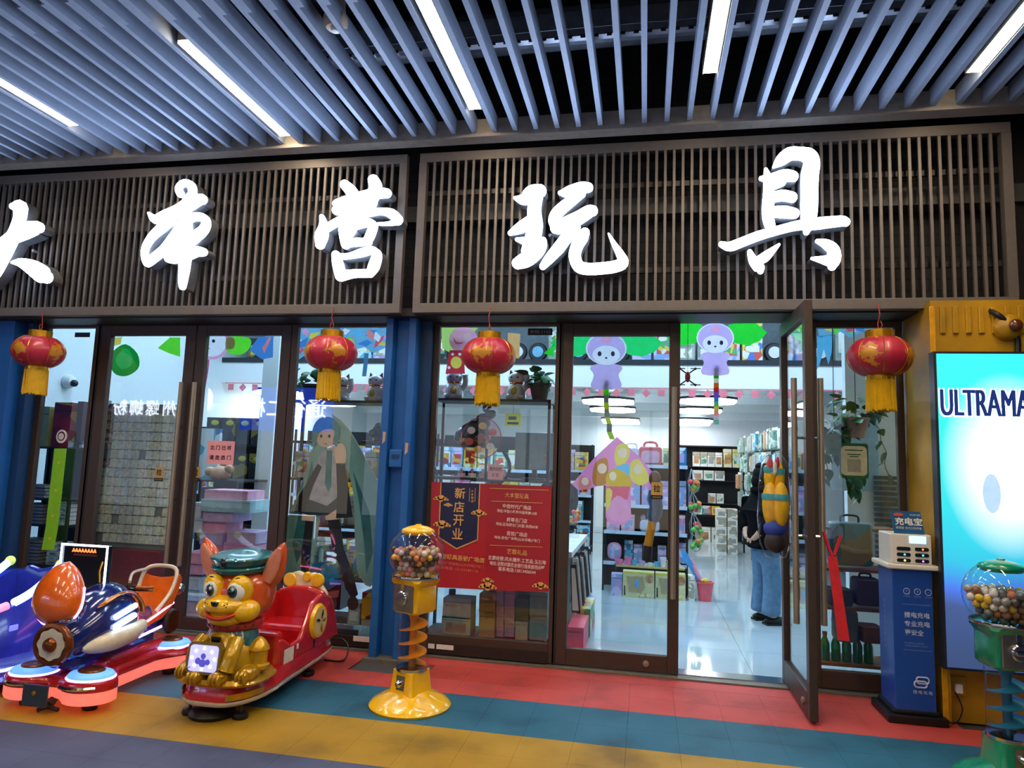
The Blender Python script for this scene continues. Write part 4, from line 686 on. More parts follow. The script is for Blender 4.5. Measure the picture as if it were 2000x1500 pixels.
# ---------------------------------------------------------------- blue boat ride at the picture edge
def boat():
    t = thing('blue_boat_ride', 'blue kiddie ride with curved glowing side rails, cut by the picture edge', 'kiddie ride', (-4.22, 3.5, 0)); BL = M('boat_blue', '2c3ab4', .2, coat=.6); WL = M('boat_ice', 'c8e8ff', .4, em=1.3, emc='b0d8ff'); VL = M('boat_violet', '7a7cff', .4, em=.9, emc='6a70ff'); GR = M('boat_green', '20d060', .4, em=1.2)
    MB().loft([outline(.46, .0, 1.1, .06), outline(.475, -.02, 1.12, .08), outline(.475, -.02, 1.12, .16), outline(.45, .0, 1.1, .18)]).build('base', M('boat_base', '3b46b8', .3, coat=.5), t, smooth=50)
    for k in range(2): o = outline(.478 - .01 * k, -.02 + .01 * k, 1.12, .10 + .05 * k); MB().tube(o + [o[0]], .014, 6, caps=False).build('light_strip', WL if k else VL, t, smooth=True)
    R = [[(x * hw, y, z) for x, z in ((-1.3, z0), (-1.2, (z0 + zs) / 2), (-1.0, zs), (-.8, zs), (-.75, zf), (.75, zf), (.8, zs), (1.0, zs), (1.2, (z0 + zs) / 2), (1.3, z0))] for y, hw, z0, zs, zf in ((.1, .12, .2, .40, .38), (.2, .2, .18, .43, .38), (.35, .24, .18, .46, .36), (.5, .25, .18, .5, .32), (.65, .25, .18, .56, .32), (.78, .24, .18, .62, .36), (.86, .22, .2, .62, .46))]
    MB().loft(R).build('hull', BL, t, smooth=40)
    for s in (-1, 1):
        c = cat_rom([(s * .1, .06, .42), (s * .18, .15, .45), (s * .23, .32, .475), (s * .235, .5, .52), (s * .225, .66, .6), (s * .21, .78, .685)]); n = len(c)
        a = MB().tube(c[int(n * .5):], .027, 10).build('side_rail', WL, t, smooth=True); MB().tube(c[int(n * .26):int(n * .52)], .025, 10).build('rail_glow', PINKG, a, smooth=True); MB().tube(c[:int(n * .28)], .024, 10).build('rail_front', GR, a, smooth=True)
        MB().ell(c[-1], (.036, .03, .034)).build('rail_tip', M('boat_lime', 'c8e87a', .3, em=.5), a, smooth=True)
        for y, z, q in ((.68, .5, GR), (.55, .33, GR), (.35, .33, VL)): MB().box(s * .285 - .006, s * .285 + .006, y, y + .06, z, z + .035).build('side_mark', q, t, bevel=.004)
    plate(MB(), [(-.19, .4), (.19, .4), (.19, .6), (.1, .66), (0, .63), (-.1, .66), (-.19, .6)], .82, .05).build('back_board', BL, t, bevel=.02)
    for x in (-.08, .08): MB().ell((x, .08, .28), (.04, .03, .08)).build('front_lamp', WL, t, smooth=True)
    MB().box(-.18, .18, .45, .75, .26, .36).build('seat', M('boat_seat', '5a3a90', .4), t, bevel=.03); ride_feet(t, ((-.3, .15), (.3, .15), (.3, .95), (-.3, .95)))
PINKG = M('boat_pink', 'ff90a8', .4, em=1.3, emc='ff7090')
boat()
# ================================================================ inside the shop
SW = M('shop_wall', 'e4ecee', .6, var=.02); SFL = M('shop_tile', 'b2c2c8', .06, var=.03, scale=3); WOOD = M('shelf_wood', '7a4a1c', .5, var=.2); BM = M('black_metal', '17181a', .4, .4); LED = M('shop_lamp_glow', 'ffffff', .5, em=E_SHOP * 1.6, emc='bfe2ff'); LEDR = M('ring_lamp_glow', 'ffffff', .5, em=E_REAR * 1.6, emc='f0f6ff')
fi = struct(MB().box(-6.4, 3.0, 5.44, 16, -.1, -.006).build('floor', M('grout', '9aa2a2', .5)))
q = MB().box(-.3985, .3985, -.3985, .3985, -.006, 0).build('tile', SFL); TL_ = q.data; bpy.data.objects.remove(q)
for i in range(11):
    for j in range(13): share(TL_, 'tile', (-6.0 + .8 * i, 5.85 + .8 * j, 0), fi)
struct(MB().box(-6.5, -6.4, 5.44, 16, 0, 4.3).build('wall_left', SW)); struct(MB().box(3.0, 3.1, 5.44, 16, 0, 4.3).build('wall_far', SW)); struct(MB().box(-6.5, 3.1, 15.9, 16, 0, 4.3).build('wall_back', SW))
struct(MB().box(-6.5, 3.1, 5.44, 9.5, 4.2, 4.3).build('ceiling', SW)); cr_ = struct(MB().box(-6.4, 3.0, 9.62, 15.9, 2.66, 2.78).build('ceiling', SW))
struct(MB().box(-6.4, 3.0, 9.5, 9.62, 2.57, 2.88).build('trim_16', M('bulkhead_white', 'f2f4f4', .5, var=.01))); struct(MB().box(-6.4, 3.0, 9.48, 9.6, 2.88, 2.95).build('trim_17', M('rail_dark', '20262c', .4)))
for k, y in enumerate((11.2, 14.6)): struct(MB().box(-6.4, 3.0, y, y + .25, 2.52, 2.66).build('trim_2%d' % k, SW))
struct(MB().box(-6.4, 3.0, 10.5, 10.6, 2.78, 4.2).build('wall_upper', M('upper_wall', '8f9aa2', .6)))
struct(MB().box(X(500, 7), X(530, 7), 7.0, 7.2, 0, 4.2).build('wall_pillar', SW)) ; struct(MB().box(1.72, 2.3, 6.5, 6.6, 0, 4.2).build('wall_panel', SW))
# lamps of the front hall (fixtures on the high ceiling) and ring pendants of the rear room
for x in (-5.2, -3.4, -1.6, .2, 2.0):
    for y in (6.4, 8.2):
        t = thing('ceiling_panel_lamp', 'flat panel lamp on the high shop ceiling behind the sign', 'lamp', (x, y, 4.2), 0, 'panel lamps on the high shop ceiling'); MB().box(-.62, .62, -.16, .16, -.05, 0).build('frame', WHITE, t); MB().box(-.6, .6, -.14, .14, -.054, -.05).build('diffuser', LED, t)
def ring_lamp(x, y, z, rx, ry, label):
    t = thing('ring_lamp', label, 'lamp', (x, y, z)); n = 8
    o = [(rx * math.cos(2 * PI * (i + .5) / n), ry * math.sin(2 * PI * (i + .5) / n)) for i in range(n)]
    for nm, mm, z0, z1, g0, g1 in (('diffuser', LEDR, -.04, 0, .66, 1), ('casing', DGREY, 0, .035, .62, 1.04)):
        mb = MB(); vs = [(u * g, v * g, zz) for g, zz in ((g0, z0), (g1, z0), (g1, z1), (g0, z1)) for u, v in o]; mb.add(vs, [(a * n + i, a * n + (i + 1) % n, ((a + 1) % 4) * n + (i + 1) % n, ((a + 1) % 4) * n + i) for a in range(4) for i in range(n)]); mb.build(nm, mm, t)
    MB().cyl((0, ry * .8, .03), (0, ry * .8, 2.655 - z), .006, n=6).build('wire', DGREY, t)
for i, (px, py, z) in enumerate(((1188, 783, 2.5), (1197, 799, 2.5), (1212, 820, 2.48), (1216, 828, 2.46), (1382, 782, 2.5), (1362, 801, 2.5), (1352, 821, 2.48), (1347, 829, 2.46))):
    v = Z(px, py, z); ring_lamp(v.x, min(v.y, 15.2), z, .42, .42, 'lit ring pendant lamp, ' + ('nearest', 'second', 'third', 'farthest')[i % 4] + (' in the row seen through the closed leaf' if i < 4 else ' in the row seen through the open doorway'))
for px, py in ((430, 783), (470, 765), (560, 775)): v = Z(px, py, 2.5); ring_lamp(max(-5.8, v.x), min(v.y, 15), 2.5, .42, .42, 'lit ring pendant lamp in the rear room, %s' % {430: 'over the stacked boxes', 470: 'beside the pink note', 560: 'behind the standee'}[px])
# ---------------------------------------------------------------- goods helpers
PALS = {'lilac': ['b9a2d8', 'd8c8ee', '8fb0e0', 'e8d8f0'], 'white': ['efece0', 'e6e0cc', 'b0a890', 'f4f2ea', 'efece0'], 'pinks': ['f0b8d0', 'e88ab0', 'f6d6e4', 'f0b8d0'], 'mix': ['d8584a', 'e8c84a', '4a78c8', 'f0ece0', '58a868'],
        'cyan': ['58b8d8', 'a8e0ee', '3a80b8', 'e8f4f8'], 'dark': ['20242a', '343a44', '1a1a20', '8a7a30'], 'green': ['7aa890', '5a8878', 'b8d8c8', 'd0e4da'], 'yellow': ['e0cc5a', 'f0e8b0', 'c8a838', 'e8e0c0'], 'brown': ['b98a60', 'c89a70', 'a87850', 'b98a60'], 'redgold': ['b8281c', 'd8981c', '8a1814', 'e8b838'], 'grey': ['9aa098', '8a948c', 'a8b0a8', '9aa098']}
PALW = {'lilac': 'lilac', 'white': 'white', 'pinks': 'pink', 'mix': 'multicoloured', 'cyan': 'light blue', 'dark': 'black', 'green': 'pale green', 'yellow': 'yellow', 'brown': 'tan', 'redgold': 'red and gold', 'grey': 'grey'}
ORD = 'first second third fourth fifth sixth seventh eighth ninth tenth eleventh twelfth thirteenth fourteenth fifteenth sixteenth seventeenth eighteenth'.split()
def PR(k, s=9): return printed('print_%s_%d' % (k, s), PALS[k], s)
def item(name, label, cat, x0, x1, y0, y1, z0, z1, mat, group=None, rz=0, band=None, bevel=.003):
    """A carton with its own lid edge; the face carries a printed panel."""
    cx, cy = (x0 + x1) / 2, (y0 + y1) / 2; w, d, h = (x1 - x0) / 2, (y1 - y0) / 2, z1 - z0
    t = thing(name, label, cat, (cx, cy, z0), rz, group); MB().box(-w, w, -d, d, 0, h).build('carton', mat, t)
    MB().box(-w * .99, w * .99, -d - .002, -d, h * .8, h * .815).build('lid_edge', DGREY, t)
    if band: MB().box(-w * .7, w * .7, -d - .003, -d, h * .2, h * .68).build('printed_panel', band, t)
    return t
def unit(name, label, x0, x1, y0, y1, zs, top, board, post, back=None, edge=None, th=.02):
    t = thing(name, label, 'shelf', ((x0 + x1) / 2, y0, 0)); w = (x1 - x0) / 2; d = y1 - y0
    for s in (-1, 1):
        for y in (.0, d - .025): MB().box(s * w - .0125, s * w + .0125, y, y + .025, 0, top).build('post', post, t)
    for z in zs:
        b = MB().box(-w, w, 0, d, z - th, z).build('shelf_board', board, t)
        if edge: MB().box(-w, w, -.012, 0, z - .03, z + .012).build('price_rail', edge, b)
    if back: MB().box(-w, w, d - .01, d, 0, top).build('back_panel', back, t)
    return t
# ---------------------------------------------------------------- island of pink toys seen through the glass leaf
EDGE = M('price_rail', 'c8dcf0', .35); BLK = M('shelf_black', '15161a', .5)
unit('island_shelf', 'black shelving island of pink toys behind the glass leaf', -.49, .5, 8.68, 9.1, (1.52, 1.03, .71, .34), 1.56, BLK, BLK, BLK, EDGE)
PK = M('case_pink', 'd8606e', .35, coat=.3)
t = thing('toy_case', 'pink toy carrying case on the top shelf of the island', 'toy case', (.06, 8.72, 1.52)); plate(MB(), rrect(-.14, .14, 0, .23, .04), 0, .14).build('shell', PK, t, bevel=.01); plate(MB(), rrect(-.11, .11, .03, .18, .04), -.004, .01).build('window', M('case_window', 'd8a8c0', .1, coat=.5), t); MB().tube(cat_rom([(-.08, .05, .22), (-.06, .05, .28), (.06, .05, .28), (.08, .05, .22)]), .014, 8).build('handle', PK, t, smooth=True)
t = thing('toy_case', 'white toy carrying case on the top shelf of the island', 'toy case', (-.17, 8.76, 1.52)); plate(MB(), rrect(-.1, .1, 0, .21, .04), 0, .12).build('shell', M('case_white', 'd8d4ee', .4), t, bevel=.01); MB().tube(cat_rom([(-.06, .05, .2), (-.05, .05, .26), (.05, .05, .26), (.06, .05, .2)]), .012, 8).build('handle', WHITE, t, smooth=True)
item('toy_box', 'yellow green toy box on the top shelf of the island', 'box', .21, .3, 8.72, 8.86, 1.52, 1.74, PR('yellow'), band=PR('green'))
item('toy_box', 'pale blue toy box at the end of the top island shelf', 'box', .31, .49, 8.72, 8.9, 1.52, 1.75, PR('cyan'), band=PR('lilac'))
rnd = random.Random(11)
for z, h, xs in ((1.03, .34, (-.46, -.25, -.04, .17, .34)), (.71, .24, (-.46, -.28, .28, .39))):
    for i, x in enumerate(xs): item('toy_box', 'lilac and blue toy box on a middle shelf of the island', 'box', x, x + (.2 if z > 1 else .1 if x > 0 else .17) - .012, 8.71, 8.95, z, z + h * rnd.uniform(.82, 1), PR('lilac' if z > 1 else 'pinks'), 'toy boxes on the middle island shelves', band=PR('lilac', 16))
t = thing('eared_basket', 'white basket with two ears on a middle island shelf', 'basket', (.06, 8.75, .71)); plate(MB(), rrect(-.12, .12, 0, .15, .05), -.02, .16).build('shell', M('basket_white', 'd4dcf4', .35), t, bevel=.02)
for s in (-1, 1): MB().ell((s * .08, .05, .17), (.035, .03, .045)).build('ear', M('basket_white'), t, smooth=True)
t = thing('round_tray', 'pink rounded tray upright on the low island shelf', 'tray', (-.36, 8.72, .36)); plate(MB(), rrect(-.085, .085, 0, .21, .07), 0, .02).build('rim', PINK, t, bevel=.008); plate(MB(), rrect(-.068, .068, .016, .194, .06), -.004, .006).build('picture', PR('lilac', 20), t)
for i, x in enumerate((-.24, -.13, -.02, .16, .29, .4)): item('toy_pack', 'pale blue and lilac toy pack on the low island shelf', 'box', x, x + .1, 8.78, 8.9, .36, .36 + rnd.uniform(.19, .25), PR(('cyan', 'lilac')[i % 2], 20), 'toy packs on the low island shelf')
t = unit('low_deck', 'yellow deck with small cups in front of the island', -.34, .48, 8.53, 8.67, (.33,), .33, M('deck_yellow', 'c8b878', .5), BLK)
for i, (x, cl, r, h) in enumerate(((-.3, 'pink', .05, .06), (-.19, 'pink', .045, .09), (-.21, 'lilac', .03, .05), (-.12, 'blue', .04, .06), (-.03, 'lilac', .038, .06), (.07, 'white', .03, .04), (.15, 'blue', .038, .055), (.22, 'white', .04, .11), (.3, 'pink', .04, .05), (.38, 'white', .03, .06))):
    hx = {'pink': 'f07ab0', 'lilac': 'c0a8e0', 'blue': '58b0e8', 'white': 'f0ecf4'}[cl]; t = thing('toy_cup', f'{cl} toy cup on the low deck of the island', 'cup', (x, 8.58, .331), 0, f'{cl} toy cups on the low deck')
    MB().lathe([(r * .7, 0), (r, h), (r * .9, h), (r * .62, .006), (0, .006)], n=16).build('cup', M('cup_' + cl, hx, .35), t, smooth=40); MB().tube([(r * .9, 0, h * .8), (r * 1.3, 0, h * .6), (r * .85, 0, h * .25)], .006, 6).build('handle', M('cup_' + cl), t, smooth=True)
def window_box(x0, x1, label):
    t = thing('window_toy_box', label, 'toy box', ((x0 + x1) / 2, 8.34, 0)); w = (x1 - x0) / 2 - .004; BX = M('toy_box_yellow', 'ddd6a0', .4); 
    MB().box(-w, w, 0, .16, 0, .29).build('carton', BX, t); MB().box(-w, w, -.003, 0, .272, .29).build('yellow_edge', M('edge_yellow', 'e8d23a', .4), t)
    plate(MB(), [(-w * .78, .235), (w * .3, .24), (w * .42, .12), (w * .2, .06), (-w * .6, .06)], -.004, .003).build('window', M('window_tan', 'b09a70', .15, coat=.5), t); MB().ell((-.02, -.006, .16), (.025, .006, .045)).build('toy_blue', M('toy_blue', '58a8e0', .4), t); MB().ell((w * .68, -.004, .22), (.05, .004, .05)).build('orange_picture', PR('brown', 16), t); plate(MB(), [(-w * .93, .02), (-w * .82, .02), (-w * .85, .13), (-w * .92, .13)], -.004, .003).build('dark_figure', DGREY, t); MB().box(-w * .1, w * .8, -.004, 0, .012, .05).build('printed_strip', PR('yellow', 30), t)
window_box(-.245, .12, 'cream windowed toy box on the shop floor, beside the lilac carton'); window_box(.125, .47, 'cream windowed toy box on the shop floor, nearer the pink bucket')
item('tall_carton', 'lilac tall carton at the foot of the island', 'box', -.375, -.25, 8.36, 8.5, 0, .25, PR('lilac', 14)); item('slim_carton', 'pale slim carton between toy boxes and pink bucket', 'box', .5, .57, 8.38, 8.5, 0, .28, PR('white', 30))
bk = thing('toy_bucket', 'coral pink bucket on the tiled shop floor', 'bucket', (.69, 8.45, 0)); MB().lathe([(.07, 0), (.095, .2), (.105, .2), (.105, .215), (.09, .215), (.066, .01), (0, .01)], n=28).build('pail', M('bucket_coral', 'e8606a', .35), bk, smooth=40)
tag(MB().tube([(.62, 8.45, .2), (.5, 8.42, .42)], .02, 8).prism([(.52, 8.4, .36), (.44, 8.4, .44), (.41, 8.4, .56), (.47, 8.4, .55), (.56, 8.4, .4)], (0, .02, 0)).build('toy_spade', M('spade_blue', '4aa0e0', .4)), 'blue toy spade leaning in the coral bucket', 'toy spade')
tag(MB().tube([(.7, 8.44, .12), (.58, 8.43, .34), (.52, 8.43, .46)], [.02, .025, .03], 8).build('toy_shovel', M('spade_pink', 'f09ab8', .4)), 'pink toy shovel leaning in the coral bucket', 'toy shovel')
tag(MB().ell((.69, 8.41, .225), (.045, .02, .03)).ell((.66, 8.4, .23), (.02, .02, .02)).build('toy_duck', M('duck_yellow', 'f0c840', .4), smooth=True), 'yellow toy in the mouth of the coral bucket', 'toy')
for k, (z, mix) in enumerate(((1.36, 1), (1.1, 2), (.86, 3), (.68, 4))):
    t = thing('net_bag', f'net bag of coloured toy fruit hanging on the island end, {("topmost", "second", "third", "lowest")[k]}', 'net bag', (.57 + .01 * k, 8.62, z)); rr = random.Random(k)
    for i in range(9): MB().ell((rr.uniform(-.05, .06), rr.uniform(-.04, .04), rr.uniform(-.12, 0)), (.03,) * 3, 10, 8).build('toy_fruit', M(('fruit_orange', 'fruit_yellow', 'fruit_green', 'fruit_red')[rr.randrange(4)], ('f07a28', 'f0c840', '58b040', 'e04a48')[rr.randrange(4)], .35), t, smooth=True)
    mb = MB()
    for i in range(8): a = 2 * PI * i / 8; mb.tube([(-.03, 0, .14), (.07 * math.cos(a), .055 * math.sin(a), -.02), (.055 * math.cos(a), .045 * math.sin(a), -.12), (.0, 0, -.16)], .0022, 4)
    tag(mb.build('net', M('net_grey', 'a8b0b0', .5), t), kind='stuff')
# ---------------------------------------------------------------- counter and framed boards
t = thing('glass_counter', 'white edged glass counter behind the glass leaf', 'counter', (-.98, 6.12, 0)); MB().box(-.34, .34, 0, 1.55, 0, .7).build('cabinet', M('counter_grey', '8a989c', .3), t); MB().box(-.37, .37, -.03, 1.58, .7, .75).build('top', WHITE, t, bevel=.006); MB().box(.345, .352, .05, 1.65, .3, .68).build('glass_side', GLASS, t)
for i in range(9):
    y = 6.05 + i * .16; t = thing('framed_board', 'thin framed board leaning on the counter side', 'frame', (-.6, y, .25 if i < 3 else .2), 0, 'framed boards along the counter'); hh = .4 + .03 * (i % 3)
    MB().prism([(0, 0, 0), (.075, 0, 0), (.03, 0, hh), (-.02, 0, hh)], (0, .022, 0)).build('frame', (BLACK, WHITE, DGREY)[i % 3], t); MB().prism([(.006, -.002, .02), (.06, -.002, .02), (.02, -.002, hh - .03), (-.01, -.002, hh - .03)], (0, .002, 0)).build('mount', (WHITE, M('mount_grey', '9aa4a8', .5), PR('mix', 20))[i % 3], t)
item('long_carton', 'pink long carton on the floor at the counter', 'box', -.6, -.47, 5.75, 6.25, 0, .2, M('box_hot_pink', 'ea4f74', .4)); item('long_carton', 'blue and orange long carton on the floor at the counter', 'box', -.58, -.46, 6.3, 6.9, 0, .24, PR('mix', 7))
t = thing('sweet_jar', 'clear jar of coloured lollipops on the counter', 'jar', (-.72, 7.3, .751)); MB().lathe([(.05, 0), (.055, .01), (.055, .14), (.05, .15)], n=20, caps=False).build('jar', CLEAR, t, smooth=True); rr = random.Random(4)
for i in range(16): MB().ell((rr.uniform(-.05, .05), rr.uniform(-.05, .05), .15 + rr.uniform(0, .12)), (.024,) * 3, 10, 7).build('sweet', M(('fruit_orange', 'fruit_yellow', 'fruit_green', 'fruit_red')[i % 4], ('f07a28', 'f0c840', '58b040', 'e04a48')[i % 4]), t, smooth=True)
tag(MB().box(-1.2, -.75, 6.3, 6.7, .751, .86).build('card_tray', PR('green', 12), bevel=.01), 'green and tan card tray on the counter', 'tray')
# ---------------------------------------------------------------- rear black shelf and white boxes
unit('rear_shelf', 'black wall shelf of white boxes at the back of the shop', .62, 2.0, 15.1, 15.5, (.55, .8, 1.27, 1.55, 1.98), 2.0, BLK, BLK, BLK)
MB_ = None
for z, h, xs, wd, pal in ((1.55, .3, (.98, 1.13, 1.28, 1.43), .14, 'white'), (1.27, .2, (.98, 1.2, 1.42), .2, 'white'), (1.55, .38, (1.6, 1.78), .16, 'yellow'), (.8, .2, (1.3, 1.46), .14, 'white'), (.56, .18, (.72, 1.0, 1.18, 1.36), .17, 'mix'), (0, .3, (1.05, 1.36), .29, 'white')):
    for i, x in enumerate(xs): item('white_box' if pal == 'white' else 'shelf_box', {'white': 'white picture box on the rear black shelf, ' + {0: 'on the floor under it', .8: 'third shelf', 1.27: 'fourth shelf', 1.55: 'top row'}.get(z, ''), 'yellow': 'pale yellow box on the rear black shelf', 'mix': 'coloured box on the low rear shelf'}[pal], 'box', x, x + wd, 15.08, 15.3, z, z + h, PR(pal, 6 if pal != 'white' else 5), pal + ' boxes on the rear shelf', band=PR(('brown', 'green', 'grey', 'brown')[i % 4], 14))
for i in range(5):
    for j in range(2): item('stacked_box', 'white box in the stacks at the aisle end, ' + ('bottom', 'second', 'middle', 'fourth', 'top')[i] + ' layer', 'box', 1.28 + j * .19, 1.45 + j * .19, 13.2, 13.5, i * .16, i * .16 + .155, PR('white', 8), 'white boxes stacked at the aisle end', band=PR('grey', 16))
# hanging packs along the aisle rack
t = unit('peg_rack', 'black peg rack of hanging packs along the aisle', 1.8, 1.95, 8.9, 13.6, (.4,), 2.05, BLK, BLK); MB().box(.0, .02, 0, 4.7, .4, 2.05).build('peg_panel', M('peg_grey', '5a6468', .5), t)
for y in (.0, 1.2, 2.4, 3.6, 4.6): MB().box(-.1, -.07, y, y + .03, 0, 1.65).build('upright', BLK, t)
rr = random.Random(21); pk = [None] * 4
for i in range(18):
    for j in range(5):
        y = 8.95 + i * .255; z = .5 + j * .32 + rr.uniform(0, .03); pal = rr.choice(('green', 'green', 'green', 'grey', 'grey', 'cyan', 'brown', 'white'))
        o = thing('hanging_pack', PALW[pal] + ' toy pack, ' + ('lowest', 'second', 'middle', 'fourth', 'top')[j] + ' row of the peg rack, ' + ORD[i] + ' from near end', 'toy pack', (1.74 + rr.uniform(-.05, .03), y, z), rr.uniform(-.2, .2), 'toy packs on the peg rack')
        MB().box(-.03, .03, .01, .21, 0, .26).build('blister', PR(pal, 14), o, bevel=.012, seg=1); MB().box(.02, .026, 0, .22, .0, .3).build('card', (M('card_mint', '9ac8b0', .5), M('card_white', 'f6f2e4', .4), M('card_slate', '8a9aa0', .5))[(i + j) % 3], o)
# ---------------------------------------------------------------- people
def skin(name, joints, edges, mat, parent, root=0, sub=2):
    me = bpy.data.meshes.new(name); me.from_pydata([j[:3] for j in joints], edges, []); o = bpy.data.objects.new(name, me); COL.objects.link(o); o.parent = parent
    sk = o.modifiers.new('skin', 'SKIN'); sk.use_smooth_shade = True
    for d, j in zip(me.skin_vertices[0].data, joints): d.radius = (j[3], j[4] if len(j) > 4 else j[3])
    me.skin_vertices[0].data[root].use_root = True
    s = o.modifiers.new('sub', 'SUBSURF'); s.levels = s.render_levels = sub; me.materials.append(mat); return o
def person(label, loc, rz, k=1.0):
    # local frame: faces +X, left arm towards +Y; hands held behind the back
    t = thing('person', label, 'person', loc, rz); t.scale = (k, k, k); SK = M('skin_tone', 'd8a88a', .5, var=.04); JK = M('black_jacket', '060608', .85, bump=.4, bscale=40, spec=.12); JN = M('blue_denim', '5d80a0', .8, var=.18, bump=.3, bscale=120); HR = M('black_hair', '060607', .7, bump=.4, bscale=90, spec=.15); SH = M('black_shoe', '0a0a0c', .5)
    J = [(0, 0, .86, .12, .15), (0, 0, 1.05, .115, .14), (.0, 0, 1.25, .13, .16), (.0, 0, 1.36, .07), (.02, 0, 1.43, .055), (.04, 0, 1.5, .09, .08), (.045, 0, 1.58, .085, .078)]; E = [(i, i + 1) for i in range(6)]
    for s in (-1, 1):
        b = len(J); J += [(-.01, s * .19, 1.32, .055), (-.1, s * .25, 1.08, .045), (-.17, s * .1, .9, .032), (-.18, s * .05, .875, .03)]; E += [(2, b), (b, b + 1), (b + 1, b + 2), (b + 2, b + 3)]
        b = len(J); J += [(.0, s * .1, .78, .085), (.03, s * .11, .46, .06), (-.01, s * .11, .1, .042), (.04, s * .115, .05, .04), (.14, s * .12, .035, .032)]; E += [(0, b), (b, b + 1), (b + 1, b + 2), (b + 2, b + 3), (b + 3, b + 4)]
    body = skin('body', J, E, SK, t)
    for s in (-1, 1):          # four fingers and a thumb on each hand
        for f in range(4): L = (.06, .07, .068, .052)[f]; skin('finger', [(-.185, s * .05, .885 - f * .012, .0085), (-.19, s * (.05 - L * .5), .878 - f * .014, .008), (-.178, s * (.05 - L), .87 - f * .014, .0065)], [(0, 1), (1, 2)], SK, body, sub=1)
        skin('thumb', [(-.175, s * .06, .89, .01), (-.165, s * .035, .905, .009), (-.16, s * .015, .905, .007)], [(0, 1), (1, 2)], SK, body, sub=1)
    MB().ell((.125, 0, 1.54), (.022, .014, .024)).build('nose', SK, body, smooth=True)
    for s in (-1, 1): MB().ell((.112, s * .032, 1.565), (.008, .013, .008)).build('eye', BLACK, body); MB().ell((.03, s * .083, 1.545), (.022, .012, .032)).build('ear', SK, body, smooth=True)
    MB().ell((.108, 0, 1.495), (.01, .024, .007)).build('mouth', M('lip', 'b06a62', .5), body)
    MB().ell((.005, 0, 1.605), (.112, .1, .095), 20, 14).ell((-.05, 0, 1.56), (.085, .095, .11), 20, 14).ell((-.09, 0, 1.5), (.06, .08, .09), 16, 10).ell((-.05, 0, 1.66), (.06, .055, .045), 14, 10).build('hair', HR, t, smooth=True)
    J = [(0, 0, .84, .15, .19), (-.01, 0, 1.0, .16, .2), (-.01, 0, 1.18, .165, .2), (-.01, 0, 1.3, .13, .17), (-.005, 0, 1.39, .085, .09)]; E = [(0, 1), (1, 2), (2, 3), (3, 4)]
    for s in (-1, 1): b = len(J); J += [(-.02, s * .2, 1.3, .09), (-.1, s * .27, 1.08, .085), (-.15, s * .16, .945, .06)]; E += [(3, b), (b, b + 1), (b + 1, b + 2)]
    skin('jacket', J, E, JK, t, 1); MB().ell((-.07, 0, 1.4), (.085, .12, .06), 18, 10).build('hood', JK, t, smooth=True); MB().tube([(0, .19 * math.cos(a), .8) if 0 else (.16 * math.sin(a), .2 * math.cos(a), .8) for a in (2 * PI * i / 24 for i in range(25))], .02, 8, caps=False).build('hem', JK, t, smooth=True)
    J = [(0, 0, .84, .13, .16), (0, 0, .78, .12, .15)]; E = [(0, 1)]
    for s in (-1, 1): b = len(J); J += [(.0, s * .1, .68, .105), (.02, s * .11, .42, .1), (-.005, s * .115, .13, .105), (-.005, s * .115, .085, .105)]; E += [(1, b), (b, b + 1), (b + 1, b + 2), (b + 2, b + 3)]
    skin('jeans', J, E, JN, t)
    for s in (-1, 1): MB().ell((.06, s * .118, .04), (.15, .058, .045), 20, 12).box(-.08, .2, s * .118 - .055, s * .118 + .055, 0, .022).build('shoe', SH, t, smooth=40)
    return t
person('person in a black jacket and wide blue jeans, hands behind, facing the peg rack', (1.2, 7.5, 0), .35, .93)
person('person in a black jacket standing behind the glass counter', (-.98, 8.05, 0), -.9, .93)
# ---------------------------------------------------------------- bag of yellow toys on the open leaf's handle
t = thing('toy_bag', 'clear bag of yellow and blue soft toys hung on the open leaf', 'toy bag', (.86, 4.98, 1.5)); YT = M('plush_yellow', 'ffc21a', .5); BT = M('plush_blue', '2a4ab0', .6); CY_ = M('plush_cyan', '4aa8b8', .5)
for i, (x, y, z, s) in enumerate(((-.03, .0, -.22, 1), (.035, -.03, -.22, 1), (.03, .04, -.05, .8), (-.03, .02, -.04, .7))):
    o = MB().ell((x, y, z), (.052 * s, .05 * s, .15 * s), 16, 12).build('soft_toy', YT, t, smooth=True)
    MB().lathe([(.053 * s, -.02), (.056 * s, 0), (.053 * s, .02)], c=(x, y, z + .05), n=18, caps=False).build('toy_band', CY_, o, smooth=True)
MB().ell((0, 0, -.38), (.075, .06, .06)).build('blue_toy', BT, t, smooth=True); MB().ell((.0, 0, -.47), (.07, .06, .075)).build('dark_toy', M('plush_dark', '2a2428', .6), t, smooth=True); MB().ell((-.03, .0, .04), (.022, .02, .05)).ell((.02, .01, .06), (.015, .012, .04)).build('red_toy', M('plush_red', 'c83a48', .5), t, smooth=True); MB().ell((.0, 0, .02), (.018, .02, .05)).build('white_toy', WHITE, t, smooth=True)
R = []
for z, r in ((.2, .012), (.14, .03), (.05, .085), (-.1, .1), (-.3, .11), (-.48, .1), (-.57, .06), (-.58, .01)): R.append([(r * (1 + .08 * math.sin(5 * a + z * 20)) * math.cos(a), r * .8 * math.sin(a), z) for a in (2 * PI * i / 28 for i in range(28))])
MB().loft(R, caps=False).build('clear_bag', CLEAR, t, smooth=True)
c = Vector((1.09, 4.68, 1.12)); RR = M('ribbon_red', 'd8202c', .5); t = thing('red_ribbon', 'red ribbon tied to the handle of the open leaf', 'ribbon', c)
